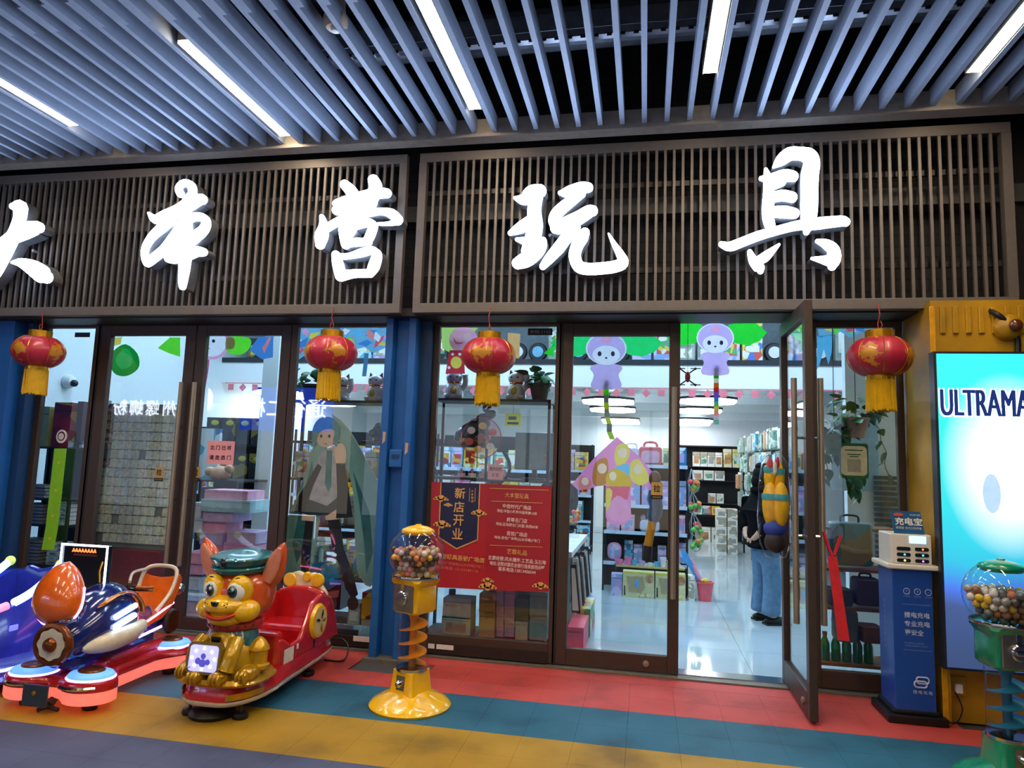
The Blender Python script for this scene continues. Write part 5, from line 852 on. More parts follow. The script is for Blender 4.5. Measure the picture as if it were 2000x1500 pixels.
MB().tube([(.0, -.02, .02), (.03, -.02, -.08), (.05, -.02, -.14)], .01, 6).tube([(.1, -.02, .0), (.06, -.02, -.12)], .01, 6).build('knot_loop', RR, t); MB().prism([(.02, -.02, -.13), (.075, -.02, -.13), (.13, -.05, -.62), (.065, -.05, -.62)], (0, -.004, 0)).build('tail', RR, t)
# ---------------------------------------------------------------- shelves right behind the windows
def cat(x, y, z, label, s=1, rz=0):
    t = thing('beckoning_cat', label, 'cat figurine', (x, y, z), rz); t.scale = (s, s, s); CW = M('cat_white', 'cfccd0', .2, coat=.6); 
    MB().lathe([(.075, 0), (.09, .03), (.085, .09), (.065, .14), (.05, .16), (0, .165)], n=24).build('body', CW, t, smooth=True); h = MB().ell((0, -.01, .2), (.075, .062, .062), 20, 14).build('head', CW, t, smooth=True)
    for s_ in (-1, 1):
        MB().prism([(s_ * .025, -.01, .245), (s_ * .07, -.01, .225), (s_ * .062, -.01, .285)], (0, .025, 0)).build('ear', M('cat_ear', '4a3a40', .4), h, bevel=.006); MB().ell((s_ * .03, -.07, .205), (.01, .004, .007), 8, 6).build('eye', BLACK, h); MB().ell((s_ * .055, -.06, .03), (.03, .03, .025), 12, 8).build('paw', CW, t, smooth=True)
    MB().tube(cat_rom([(.07, -.01, .1), (.105, -.02, .15), (.1, -.035, .23)]), [.026] * 8 + [.03], 10).build('raised_arm', CW, t, smooth=True); MB().lathe([(.06, .148), (.066, .155), (.06, .164)], n=24, caps=False).build('collar', RED, t, smooth=True); MB().ell((0, -.062, .15), (.014, .012, .014)).build('bell', GOLD, t, smooth=True); MB().ell((0, -.085, .08), (.03, .012, .038)).build('coin', M('cat_gold', 'b08a48', .3, .6), t, smooth=True)
def leafy(name, label, x, y, z, n, r, pot, seed, vines=0, hang=0, cat_='plant', vl=.5):
    t = thing(name, label, cat_, (x, y, z)); rr = random.Random(seed); LG = M('leaf_green', '2f6a34', .4, var=.3, scale=8)
    if pot: MB().lathe([(.06, 0), (.09, .13), (.1, .13), (.1, .15), (.085, .15), (.08, .13), (0, .13)], n=20).build('pot', pot, t, smooth=40)
    lf = bpy.data.meshes.get('leaf_m')
    if not lf:
        o = MB().add([(0, 0, 0), (.025, .012, .004), (.034, .035, .0), (.022, .065, -.006), (0, .095, -.02), (-.022, .065, -.006), (-.034, .035, 0), (-.025, .012, .004), (0, .04, .008)], [(8, i, (i + 1) % 8) for i in range(8)]).build('leaf', LG, smooth=True); lf = o.data; lf.name = 'leaf_m'; bpy.data.objects.remove(o)
    for i in range(n):
        a = rr.uniform(0, 2 * PI); d = rr.uniform(.2, 1) * r; o = share(lf, 'leaf', (d * math.cos(a), d * .7 * math.sin(a), .16 + rr.uniform(-.3, .9) * r), t, rot=(rr.uniform(-.9, .5), rr.uniform(-.5, .5), a - PI / 2)); k = rr.uniform(.8, 1.4); o.scale = (k, k, k)
    for v in range(vines):
        a = rr.uniform(0, 2 * PI); p = [Vector((.09 * math.cos(a), .06 * math.sin(a), .15))]; L = vl * rr.uniform(.6, 1.2)
        for i in range(7): p.append(p[-1] + Vector((rr.uniform(-.05, .05) + .03 * math.cos(a), rr.uniform(-.02, .02), -L / 7)))
        MB().tube(cat_rom([tuple(q) for q in p], 2), .003, 5).build('vine_stem', M('stem_green', '3a5a2c', .6), t)
        for q in p[1:]:
            o = share(lf, 'leaf', q, t, rot=(rr.uniform(-1.4, -.4), rr.uniform(-.4, .4), rr.uniform(0, 6))); k = rr.uniform(.8, 1.3); o.scale = (k, k, k)
    if hang: MB().tube([(0, 0, .15), (0, 0, .15 + hang)], .003, 5).build('hanger', DGREY, t)
    return t
unit('display_shelf', 'black metal display shelf behind the poster window', -1.8, -.79, 5.7, 6.05, (.08, .5, 1.0, 1.36, 2.03), 2.03, M('shelf_brown', '3a2c24', .5), BM)
_u = [o for o in COL.objects if o.name == 'display_shelf'][0]; MB().box(-.5, -.02, 0, .35, 1.62, 1.64).box(-.03, -.01, .0, .02, 1.36, 1.64).build('half_shelf', M('shelf_brown'), _u)
for px, l, s, rz in ((886, 'white beckoning cat nearest the blue post in the poster window', .95, .2), (942, 'white beckoning cat hidden behind the lantern tassel', .85, 0), (1008, 'white beckoning cat with a raised paw beside the potted plant', .95, -.1)): v = P(px, 775, 5.85); cat(v.x, 5.85, 2.031, l, s, rz)
v = P(1058, 775, 5.85); leafy('potted_plant', 'small dark potted plant at the end of the poster window shelf', v.x - .02, 5.86, 2.031, 26, .12, M('pot_brown', '4a3a30', .6), 3)
t = thing('ox_sculpture', 'dark green glazed bull sculpture on gold coins', 'sculpture', (-1.47, 5.85, 1.641)); OG = M('ox_green', '0b2a1c', .12, coat=.9)
MB().lathe([(.13, 0), (.14, .02), (.12, .05), (.06, .06), (0, .06)], n=24).build('coin_base', GOLD, t, smooth=40); MB().ell((-.03, 0, .12), (.15, .075, .075), 24, 14, rot=(0, -.5, 0)).ell((.08, 0, .2), (.07, .06, .075), 18, 12).build('body', OG, t, smooth=True)
MB().ell((.14, 0, .26), (.06, .042, .042), 16, 10, rot=(0, -.5, 0)).build('head', OG, t, smooth=True)
for s in (-1, 1): MB().tube(cat_rom([(.11, s * .03, .29), (.1, s * .07, .31), (.13, s * .085, .35)]), [.014] * 8 + [.004], 8).build('horn', OG, t, smooth=True); MB().tube([(.1, s * .045, .14), (.13, s * .05, .04)], [.026, .02], 8).build('leg', OG, t, smooth=True); MB().tube([(-.12, s * .05, .1), (-.14, s * .055, .03)], [.03, .022], 8).build('leg', OG, t, smooth=True)
for x, z in ((.1, .07), (.15, .06), (.09, .03)): MB().cyl((x, -.12, z), (x, -.105, z), .025, n=14).build('coin', GOLD, t)
c = P(940, 855, 5.66); t = thing('round_fan', 'clear round printed fan hanging behind the lantern', 'fan', c); MB().cyl((0, 0, 0), (0, .006, 0), .17, n=36).build('disc', glass('fan_film', (.9, .72, .74), 1.4, .05, .02), t); MB().tube([(.17 * math.cos(a), .003, .17 * math.sin(a)) for a in (2 * PI * i / 32 for i in range(33))], .004, 6, caps=False).build('rim', RED, t, smooth=True)
for a in range(6): MB().ell((.11 * math.cos(a + .5), -.002, .1 * math.sin(a + .5)), (.035, .002, .03)).build('print_spot', (M('spot_red', 'd86a68', .5), M('spot_yellow', 'e0b050', .5), M('spot_white', 'eee4e0', .5))[a % 3], t)
t = thing('monitor', 'grey blue monitor seen from behind on the poster window shelf', 'monitor', (-.93, 5.86, 1.361)); v0 = P(997, 835, 5.8); MB().box(-.17, .17, 0, .03, .08, .4).build('back_shell', M('monitor_back', '86a2b0', .35), t, bevel=.008); MB().box(-.02, .02, .02, .05, 0, .12).build('stand', DGREY, t); MB().box(-.1, .1, -.05, .1, 0, .012).build('foot', DGREY, t)
for z in (.15, .2): MB().box(.08, .12, -.003, 0, z, z + .018).build('label', M('tape'), t)
t = thing('price_card', 'lime green price card hanging behind the lantern', 'card', P(1002, 820, 5.95)); MB().cyl((0, 0, .05), (0, 0, 2.01 - t.location.z), .0015, n=4).build('string', DGREY, t); MB().box(-.07, .07, -.002, .002, -.055, .055).build('sheet', M('card_lime', 'c8e020', .5, em=.15), t); MB().box(-.04, .03, -.004, -.002, 0, .03).build('print', DGREY, t); MB().box(-.05, .05, -.004, -.002, -.04, -.02).build('print', DGREY, t)
for i in range(5):
    t = thing('glass_dome', 'small clear dome ornament in the row above the red poster', 'ornament', (-1.55 + i * .095, 5.8, 1.361), 0, 'clear dome ornaments above the poster'); MB().lathe([(.036, 0), (.036, .03), (.03, .035)], n=16).build('base', (LPINK, WHITE)[i % 2], t, smooth=40); MB().ell((0, 0, .065), (.036, .036, .042), 16, 10).build('dome', CLEAR, t, smooth=True); MB().ell((0, 0, .055), (.016, .016, .022), 10, 8).build('figure', (WHITE, PINK)[i % 2], t, smooth=True)
c = P(990, 935, 5.62); tag(MB().tube(cat_rom([tuple(P(975, 945, 5.72)), tuple(P(992, 928, 5.72)), tuple(P(995, 905, 5.72)), tuple(P(984, 882, 5.72))]), .014, 8).build('black_hose', BLACK, smooth=True), 'black curved hose behind the small pink note', 'hose')
# bottom row of the poster window
YB = 5.62
def wb(px0, px1, py0, py1, name, label, mat, band=None, Y=YB, group=None): a = P(px0, py1, Y); b = P(px1, py0, Y); return item(name, label, 'box', a.x, b.x, Y + .02, Y + .2, max(.083, a.z), b.z, mat, group, band=band)
t = thing('plastic_jug', 'grey plastic jug with a dark cap, low in the poster window', 'jug', (-1.585, 5.8, .082)); MB().lathe([(.07, 0), (.075, .02), (.075, .18), (.05, .25), (.025, .27), (.025, .29), (0, .29)], n=24).build('bottle', M('jug_grey', '8a9494', .4), t, smooth=40); MB().lathe([(.03, .29), (.03, .34), (0, .34)], n=16).build('cap', BLACK, t, smooth=40)
wb(860, 918, 1208, 1244, 'cream_box', 'cream patterned carton low in the poster window, under the white one', M('box_cream', 'cdc3a6', .5), PR('brown', 22)); o = wb(863, 919, 1172, 1207, 'white_carton', 'white carton with small red print, low in the poster window', M('box_white', 'd8d2c8', .5)); text('WOODEN', M('print_red', 'b8483c', .5), o, (-.05, -.0935, .1), .1, .02)
wb(933, 966, 1197, 1245, 'brown_box', 'tan carton low in the poster window, lower of two', PR('brown', 5)); wb(934, 967, 1162, 1196, 'brown_box', 'tan carton low in the poster window, upper of two', PR('brown', 5))
for k, (x0, x1, n) in enumerate(((968, 983, 4), (984, 1004, 3))):
    for i in range(n): d = 90 // n; wb(x0, x1, 1245 - (i + 1) * d, 1244 - i * d, 'pink_box', 'small mauve box in the stacks low in the poster window', M('box_mauve', 'b87a9a', .5), group='mauve boxes stacked in the poster window')
wb(1005, 1030, 1215, 1250, 'tan_box', 'pale tan box under the dark one in the poster window', M('box_tan', 'c8a27a', .5)); wb(1005, 1032, 1172, 1214, 'dark_box', 'dark green box low in the poster window', M('box_darkgreen', '2f3a38', .5)); wb(1033, 1068, 1205, 1250, 'grey_box', 'grey green box low in the poster window, lower of two', M('box_greygreen', '7a8a84', .5)); wb(1033, 1069, 1158, 1204, 'grey_box', 'grey green box low in the poster window, upper of two', M('box_greygreen'))
for i, (px0, px1) in enumerate(((838, 850), (854, 887))): a = P(px0, 1255, 5.325); b = P(px1, 1262, 5.325); tag(MB().box(a.x, b.x, 5.305, 5.307, .06, .095).build('white_label', WHITE), f'white label on the sill of the poster window, {("narrow", "wide")[i]} one', 'label')
a = P(690, 1240, 5.3); tag(MB().box(a.x, a.x + .19, 5.303, 5.306, .065, .105).build('white_label', WHITE), 'white label on the sill of the standee window', 'label')
# ---- standee window
unit('display_shelf', 'black metal display shelf behind the standee', -3.2, -2.26, 5.75, 6.1, (.1, .45, .9, 1.3, 1.63, 2.0), 2.0, M('shelf_brown'), BM)
for px, l, s in ((668, 'white beckoning cat half behind the lantern in the standee window', .9), (733, 'white beckoning cat standing free on the standee window shelf', .95), (768, 'white beckoning cat partly hidden by the blue post', .85)): v = P(px, 772, 5.9); cat(v.x, 5.9, 2.001, l, s)
v = P(606, 765, 5.88); leafy('potted_plant', 'potted plant with a dark pot on the standee window shelf', v.x, 5.9, 2.001, 34, .17, M('pot_dark', '22262a', .5), 8)
t = thing('jade_sculpture', 'dark green carved jade lump on the standee window shelf', 'sculpture', (P(742, 862, 5.9).x, 5.9, 1.631)); mb = MB(); rr = random.Random(2)
for i in range(14): mb.ell((rr.uniform(-.12, .12), rr.uniform(-.05, .05), rr.uniform(.03, .14)), [rr.uniform(.035, .06) for _ in range(3)], 12, 8)
mb.build('carving', M('jade_dark', '0c2016', .15, coat=.8, var=.4), t, smooth=True); MB().box(-.15, .15, -.06, .06, 0, .02).build('stand', WOOD, t, bevel=.005)
rr = random.Random(15)
for z, lv in ((.45, 'low'), (.9, 'middle'), (1.3, 'upper')):
    for i in range(5):
        x = -3.14 + i * .17; pl = rr.choice(('mix', 'green', 'dark', 'white', 'pinks', 'grey')); item('shelf_toy_box', PALW[pl] + ' toy box on the ' + lv + ' shelf behind the standee', 'box', x, x + rr.uniform(.1, .15), 5.86, 6.02, z, z + rr.uniform(.12, .26), PR(pl, 13), 'toy boxes on the shelf behind the standee', band=PR(rr.choice(('mix', 'yellow', 'white')), 20))
# flat standee of a plain girl in a long teal cape
t = thing('standee', 'flat cardboard standee of a girl in a long teal cape', 'standee', P(655, 1180, 5.52)); c0 = t.location.copy()
def flat(pts, d, nm, mat, th=.004): return MB().prism([P(px, py, 5.52) - c0 + Vector((0, d, 0)) for px, py in pts], (0, -th, 0)).build(nm, mat, t)
TE = M('cape_teal', '7fb0a8', .45, var=.22, scale=3.5); TE2 = M('cape_deep', '2a7478', .5, var=.3, scale=8); SKN = M('standee_skin', 'eccab0', .55, var=.03); GDR = M('standee_grey', 'aeacb6', .55, var=.25, scale=14); STK = M('standee_black', '16161c', .5, var=.3); EDG = M('standee_edge', 'b4b8b0', .5)
cl = cat_rom([(628, 822), (610, 880), (585, 960), (552, 1040), (545, 1110), (565, 1150), (590, 1130), (612, 1090), (625, 1000), (640, 900)], 3); crr = cat_rom([(650, 815), (680, 840), (715, 900), (745, 960), (762, 1020), (758, 1090), (722, 1140), (700, 1110), (694, 1060), (690, 960), (668, 880)], 3)
gr = lambda pts, g: [(sum(p[0] for p in pts) / len(pts) * (1 - g) + p[0] * g, sum(p[1] for p in pts) / len(pts) * (1 - g) + p[1] * g) for p in pts]
flat(gr(cl, 1.04), .004, 'cape_edge', EDG); flat(gr(crr, 1.04), .004, 'cape_edge', EDG); flat(cl, 0, 'cape_half', TE); flat(crr, 0, 'cape_half', TE)
flat([(610, 900), (590, 980), (572, 1060), (580, 1100), (600, 1060), (616, 980)], -.0045, 'cape_fold', TE2); flat([(690, 920), (702, 980), (712, 1060), (716, 1120), (728, 1080), (722, 1000)], -.0045, 'cape_fold', TE2)
flat([(598, 1015), (613, 1015), (606, 1100), (600, 1150), (588, 1150), (590, 1080)], -.006, 'stocking', STK); flat([(640, 1012), (664, 1010), (672, 1070), (690, 1120), (700, 1160), (690, 1172), (676, 1150), (664, 1105), (650, 1070)], -.006, 'stocking', STK); flat(circ(690, 1178, 11, 14, 14), -.0065, 'shoe', M('standee_shoe', '3a2a30', .5))
flat([(592, 995), (615, 1000), (614, 1018), (590, 1016)], -.007, 'skin_part', SKN); flat([(634, 1000), (660, 995), (664, 1014), (638, 1016)], -.007, 'skin_part', SKN)
flat(cat_rom([(612, 945), (625, 890), (655, 872), (672, 885), (668, 950), (660, 990), (635, 1000), (605, 990)], 3, True), -.009, 'dress', GDR); flat([(580, 985), (605, 975), (640, 988), (662, 970), (668, 988), (640, 1006), (605, 1006), (578, 998)], -.010, 'skirt', M('standee_skirt', '25383c', .5, var=.2)); flat([(658, 905), (675, 905), (690, 1010), (658, 1012), (660, 960)], -.011, 'sleeve', STK); flat([(600, 945), (622, 905), (630, 912), (612, 952), (596, 1000), (578, 1000), (584, 970)], -.011, 'sleeve', STK); flat(cat_rom([(655, 870), (672, 868), (678, 885), (674, 906), (658, 906)], 3, True), -.011, 'skin_part', SKN)
flat(circ(637, 850, 20, 20, 24), -.012, 'face', SKN); flat(cat_rom([(613, 872), (612, 840), (625, 818), (650, 816), (664, 838), (660, 872), (652, 862), (655, 842), (640, 838), (625, 846), (620, 862)], 3, True), -.014, 'hair', M('standee_hair', '4a9494', .5, var=.2, scale=12))
for x in (629, 645): flat(circ(x, 852, 2.4, 10, 3.2), -.0165, 'eye', STK)
flat([(634, 866), (641, 866), (640, 867.5), (635, 867.5)], -.0165, 'mouth', M('lip')); flat([(640, 880), (650, 880), (648, 950), (642, 960), (636, 945)], -.0125, 'scarf', TE2)
MB().box(-.2, .2, .02, .04, -.25, -.2).build('foot_stand', DGREY, t)
# things on the low shelves of the standee window
for i, (px0, px1, py0, py1, nm, lab, mm, bd) in enumerate(((703, 740, 1160, 1210, 'gold_box', 'red and gold printed box low in the standee window', PR('redgold', 9), None), (703, 741, 1212, 1228, 'flat_box', 'beige flat box under the red and gold box', M('box_beige', 'b0a090', .5), None), (676, 702, 1180, 1228, 'small_box', 'pale small box beside the red and gold box', PR('grey', 12), PR('green', 20)))): wb(px0, px1, py0, py1, nm, lab, mm, bd, 5.7)
tag(MB().ell(P(628, 1125, 5.78), (.17, .1, .12), 18, 12).build('blue_bundle', M('cloth_turquoise', '1d8fb8', .7, bump=.5, bscale=30), smooth=True), 'turquoise cloth bundle low in the standee window', 'bundle')
t = thing('dark_cabinet', 'dark low cabinet behind the puppy ride', 'cabinet', P(620, 1190, 6.14)); t.location.z = 0; MB().box(-.25, .22, 0, .3, .1, .44).build('carcass', M('cabinet_dark', '1a1014', .4), t); MB().box(-.24, .21, -.015, 0, .12, .42).build('door', M('cabinet_wine', '3a1820', .35), t)
# ---------------------------------------------------------------- packets and stacks behind the closed pair of leaves
PSX = X(268, 6.0)
t = thing('packet_stand', 'tall stand of small clear packets behind the closed leaf', 'stand', (PSX, 6.0, 0)); MB().box(-.4, .4, .03, .06, .3, 1.95).build('board', M('stand_grey', '8a9690', .5), t); MB().box(-.42, .42, -.1, .2, 0, .55).build('plinth', M('plinth_red', '8a2a34', .5), t)
for s in (-1, 1): MB().box(s * .41 - .015, s * .41 + .015, 0, .05, 0, 1.98).build('post', GREY, t)
rr = random.Random(31)
PMS = [printed('packet_%d' % i, c, 40, .2) for i, c in enumerate((['eaf4e2', 'd4e2cc', 'f2f6e4', 'dfe8d4'], ['f0ecd0', 'e0dcc4', 'f6f2e0', 'd0d8cc'], ['d8e4e2', 'e8f2f0', 'c8d4ce', 'eef4ec'], ['7a5a58', 'a87870', '5a484c', 'b8a094']))]
mp_ = MB().box(-.038, .038, -.012, .0, 0, .08).box(-.012, .012, -.004, 0, .08, .088).build('card_packet', PMS[0]); pmesh = mp_.data; bpy.data.objects.remove(mp_)
for j in range(15):
    for i in range(10):
        if rr.random() < .04: continue
        q = share(pmesh, 'card_packet', (PSX - .355 + i * .079, 6.02, .6 + j * .09), mat=PMS[3] if (i == 0 and j > 7) or j == 14 else rr.choice(PMS[:3])); q.rotation_euler.x = -.08; tag(q, 'small clear card packet on the tall stand, %s row up, %s column' % (ORD[j], ORD[i]), 'packet', 'card packets on the tall stand')
BXM = [M('stack_pink', 'e6a2bc', .5), M('stack_pale', 'c9d4de', .5), M('stack_lilac', 'c6b0d0', .5), M('stack_ice', 'a8d4dc', .5)]
for i, (px0, px1, py0, py1, m_, lab) in enumerate(((372, 392, 982, 1012, 1, 'pale carton on the far end of the stack behind the closed leaf, upper'), (369, 392, 1013, 1040, 1, 'pale carton on the far end of the stack, second from top'), (392, 478, 960, 978, 0, 'pink flat carton topmost of the stack behind the closed leaf'), (390, 488, 979, 998, 3, 'ice blue flat carton second of the stack'), (391, 452, 999, 1018, 2, 'lilac flat carton under the ice blue one'), (390, 434, 1020, 1040, 0, 'pink carton in the middle of the stack'), (388, 434, 1041, 1062, 2, 'lilac carton in the middle of the stack'), (386, 432, 1063, 1082, 0, 'pink carton below the lilac one'),
        (436, 494, 1042, 1062, 2, 'mauve carton behind the puppy cap, upper'), (434, 490, 1063, 1084, 0, 'rose carton behind the puppy cap, lower'), (352, 391, 1082, 1100, 0, 'rose carton low in the stack, beside the handle'), (350, 390, 1101, 1122, 0, 'rose carton low in the stack, under another rose one'), (346, 388, 1130, 1150, 1, 'white carton near the floor in the stack, top'), (344, 386, 1151, 1172, 1, 'white carton near the floor in the stack, middle'), (343, 380, 1173, 1198, 2, 'pale lilac carton at the foot of the stack'))):
    a = P(px0, py1, 5.95); b = P(px1, py0, 5.95); item('flat_carton', lab, 'carton', a.x, b.x, 5.96 + (i % 3) * .02, 6.3, max(a.z, .002), b.z, BXM[m_], 'cartons stacked behind the closed leaf')
RX = X(400, 7.2)
unit('toy_rack', 'dark rack of black toy boxes beside the white pillar', RX - .04, RX + .76, 7.2, 7.5, (.4, .8, 1.2, 1.6), 1.75, BLK, BLK, BLK)
for r_, z in enumerate((.4, .8, 1.2, 1.6)):
    for i in range(4): o = item('black_toy_box', 'black toy box with a yellow label on the dark rack, ' + ('lowest', 'second', 'third', 'top')[r_] + ' shelf', 'box', RX + i * .19, RX + .17 + i * .19, 7.18, 7.35, z, z + .3, PR('dark', 8), 'black toy boxes on the dark rack'); MB().ell((.02, -.088, .24), (.05, .003, .03)).build('yellow_label', M('label_yellow', 'c8c030', .5), o)
c = P(405, 890, 6.9); tag(MB().box(-.13, .13, 0, .05, 1.22 - c.z, .3).build('teal_toy_box', PR('cyan', 5), loc=c), 'teal tall toy box behind the pink note', 'box')
c = P(430, 925, 6.5); tag(MB().ell((0, 0, 0), (.12, .08, .08)).ell((.1, 0, .05), (.05, .05, .05)).ell((-.1, -.02, .02), (.06, .05, .05)).build('plush_pile', PR('brown', 14), loc=c, smooth=True), 'brown and yellow plush toys under the pink note', 'plush')
unit('plush_bench', 'dark bench carrying plush toys under the pink note', X(362, 6.9), X(475, 6.5), 6.4, 7.05, (1.22,), 1.22, BLK, BLK)
# ---------------------------------------------------------------- leftmost window
unit('book_shelf', 'black shelf of flat grey books in the leftmost window', -5.84, -5.24, 5.6, 5.95, (.1, .42, .78, 1.02, 1.5), 1.5, BLK, BLK, BLK)
GBK = [M('book_grey', '6f7468', .6), M('book_pale', 'a8b0ac', .6), M('book_olive', '5a5a48', .6)]
for z, n in ((1.02, 4), (.78, 6), (.42, 7)):
    for i in range(n): t = thing('flat_book', 'flat lying book in the leftmost window', 'book', (-5.62 + random.uniform(-.01, .01), 5.62, z + i * .031), random.uniform(-.04, .04), 'flat books in the leftmost window'); MB().box(-.16, .1, 0, .2, 0, .026).build('cover', GBK[i % 3], t); MB().box(-.155, .102, -.002, .1, .004, .022).build('pages', GBK[1], t)
for z, n in ((.78, 6), (.42, 5)):
    for i in range(n): t = thing('white_book', 'white slim box beside the grey books in the leftmost window', 'book', (-5.36, 5.63, z + i * .04), 0, 'white slim boxes beside the grey books'); MB().box(-.08, .08, 0, .18, 0, .034).build('cover', WHITE, t); MB().box(-.075, .075, -.002, 0, .006, .028).build('spine_print', PR('cyan', 20), t)
for px0, px1, py0, py1, m_, lab in ((84, 106, 795, 870, M('box_lime', 'b8b45a', .5), 'lime tapered box on top of the leftmost window shelf'), (107, 150, 787, 872, PR('redgold', 5), 'dark illustrated box on top of the leftmost window shelf'), (153, 172, 785, 860, M('box_wine', '4a3038', .5), 'wine coloured box beside the illustrated one'), (140, 170, 862, 880, PR('cyan', 12), 'small bluish box at the front of the top shelf')): a = P(px0, py1, 5.75); b = P(px1, py0, 5.75); item('display_box', lab, 'box', a.x, b.x, 5.7, 5.88, 1.5, b.z, m_)
c = P(128, 745, 6.6); t = thing('dome_camera', 'white dome camera on the pale side wall', 'camera', (-6.4, P(128, 745, 6.6).y, 0)); d_ = ray(130, 745); k = (-6.4) / d_.x; t.location = Vector((0, 0, H)) + d_ * k; MB().lathe([(.075, 0), (.08, .03), (.06, .08), (.05, .09), (0, .1)], n=24).build('housing', WHITE, t, smooth=40, rot=(0, PI / 2, 0)); MB().ell((.1, -.0, -.02), (.04, .045, .04)).build('lens_dome', BLACK, t, smooth=True)
t = thing('paper_streamer', 'lime green paper streamer with a pale round top on the leftmost window', 'streamer', P(118, 870, 5.30)); c0 = t.location.copy(); ST = M('streamer_lime', '86c818', .5, var=.06)
pts = [(118, 876), (112, 930), (106, 985), (101, 1030), (93, 1074)]; hw = 12
for i in range(4): (x0, y0), (x1, y1) = pts[i], pts[i + 1]; MB().prism([P(x0 - hw, y0, 5.3) - c0, P(x0 + hw, y0, 5.3) - c0, P(x1 + hw, y1, 5.3) - c0, P(x1 - hw, y1, 5.3) - c0], (0, .003, 0)).build('segment', ST, t); q = P((x0 + x1) / 2, (y0 + y1) / 2, 5.3) - c0; plate(MB(), circ(q.x, q.z, .014, 12), -.003, .002).build('yellow_dot', M('dot_yellow', 'd0c820', .5), t)
plate(MB(), circ(0, .08, .055, 24, .06), 0, .004).build('round_top', M('pale_paper', 'e8d8d0', .5), t); plate(MB(), circ(-.0, .082, .038, 24, .042), -.002, .003).build('ring', M('dark_paper', '241a1c', .5), t); plate(MB(), circ(0, .08, .028, 20, .03), -.004, .003).build('round_centre', M('pale_paper'), t)
# ---------------------------------------------------------------- plant window
unit('wooden_shelf', 'wooden shelf of bags in the plant window', 1.27, 1.86, 5.62, 5.95, (.12, .52, .8, 1.1), 1.1, WOOD, WOOD)
def bag(px0, px1, py0, py1, nm, lab, mm, Y=5.68, handle=True):
    a = P(px0, py1, Y); b = P(px1, py0, Y); t = thing(nm, lab, 'bag', ((a.x + b.x) / 2, Y, a.z)); w = (b.x - a.x) / 2; h = b.z - a.z
    MB().loft([[(x * w * g, y * .09, z) for x, y in ((-1, -.6), (-.8, -1), (.8, -1), (1, -.6), (1, .6), (.8, 1), (-.8, 1), (-1, .6))] for z, g in ((0, .9), (h * .1, 1), (h * .6, 1), (h * .92, .95), (h, .9))]).build('body', mm, t, bevel=.01, smooth=50)
    if handle: MB().tube(cat_rom([(-w * .4, 0, h * .97), (-w * .35, 0, h * 1.15), (w * .35, 0, h * 1.15), (w * .4, 0, h * .97)]), .008, 6).build('handle', DGREY, t, smooth=True)
bag(1618, 1702, 1022, 1100, 'printed_bag', 'teal printed soft bag on the top wooden shelf', printed('bag_teal', ['2f5a66', '3a6a74', '28505c', '7a6a3a', '44747c'], 6)); bag(1614, 1662, 1150, 1178, 'dark_bag', 'charcoal folded bag on the second wooden shelf', M('bag_charcoal', '242a2c', .7, bump=.4), handle=False); bag(1664, 1716, 1130, 1178, 'dark_bag', 'plum dark bag on the second wooden shelf', M('bag_plum', '33262f', .6, bump=.4)); bag(1628, 1672, 1192, 1248, 'grey_bag', 'grey green bag on the third wooden shelf', M('bag_green', '36423e', .7, bump=.3), handle=False); bag(1676, 1720, 1222, 1250, 'brown_bag', 'brown flat bag on the third wooden shelf', M('bag_brown', '5a3a22', .6), handle=False)
for i in range(5): t = thing('green_bottle', 'green bottle with a dark cap on the bottom wooden shelf', 'bottle', (1.33 + i * .075, 5.7, .121), 0, 'green bottles in the plant window'); MB().lathe([(.03, 0), (.033, .01), (.033, .12), (.015, .17), (.015, .18), (0, .18)], n=16).build('glass_body', M('bottle_green', '1f6a1c', .2, coat=.5), t, smooth=40); MB().lathe([(.018, .18), (.018, .205), (0, .205)], n=12).build('cap', DGREY, t, smooth=40)
c = P(1672, 850, 5.62); leafy('hanging_plant', 'vine plant in a pale hanging pot near the lantern tassel', c.x, 5.62, c.z - .02, 40, .17, M('pot_rose', 'b89a98', .5), 12, 6, 2.61 - c.z, vl=.55); c = P(1630, 880, 5.62); leafy('hanging_plant', 'vine plant in a green hanging pot beside the open leaf', c.x, 5.62, c.z - .03, 26, .1, M('pot_green', '6a8a68', .5), 17, 3, 2.62 - c.z, vl=.4)
t = thing('louvre_grille', 'grey louvred grille on the white panel behind the vines', 'grille', (P(1735, 1010, 6.45).x, 6.49, P(1735, 1010, 6.45).z)); 
for i in range(16): MB().box(-.1, .1, -.02, 0, -.36 + i * .045, -.33 + i * .045).build('slat', M('louvre_grey', '4a565e', .5), t)
c = P(1690, 890, 6.2); tag(MB().box(-.19, .19, 0, .004, -.3, .3).build('blue_sheet', M('sheet_blue', 'a8cce0', .5), loc=(c.x, 6.495, c.z)), 'pale blue sheet hanging behind the vines', 'sheet')
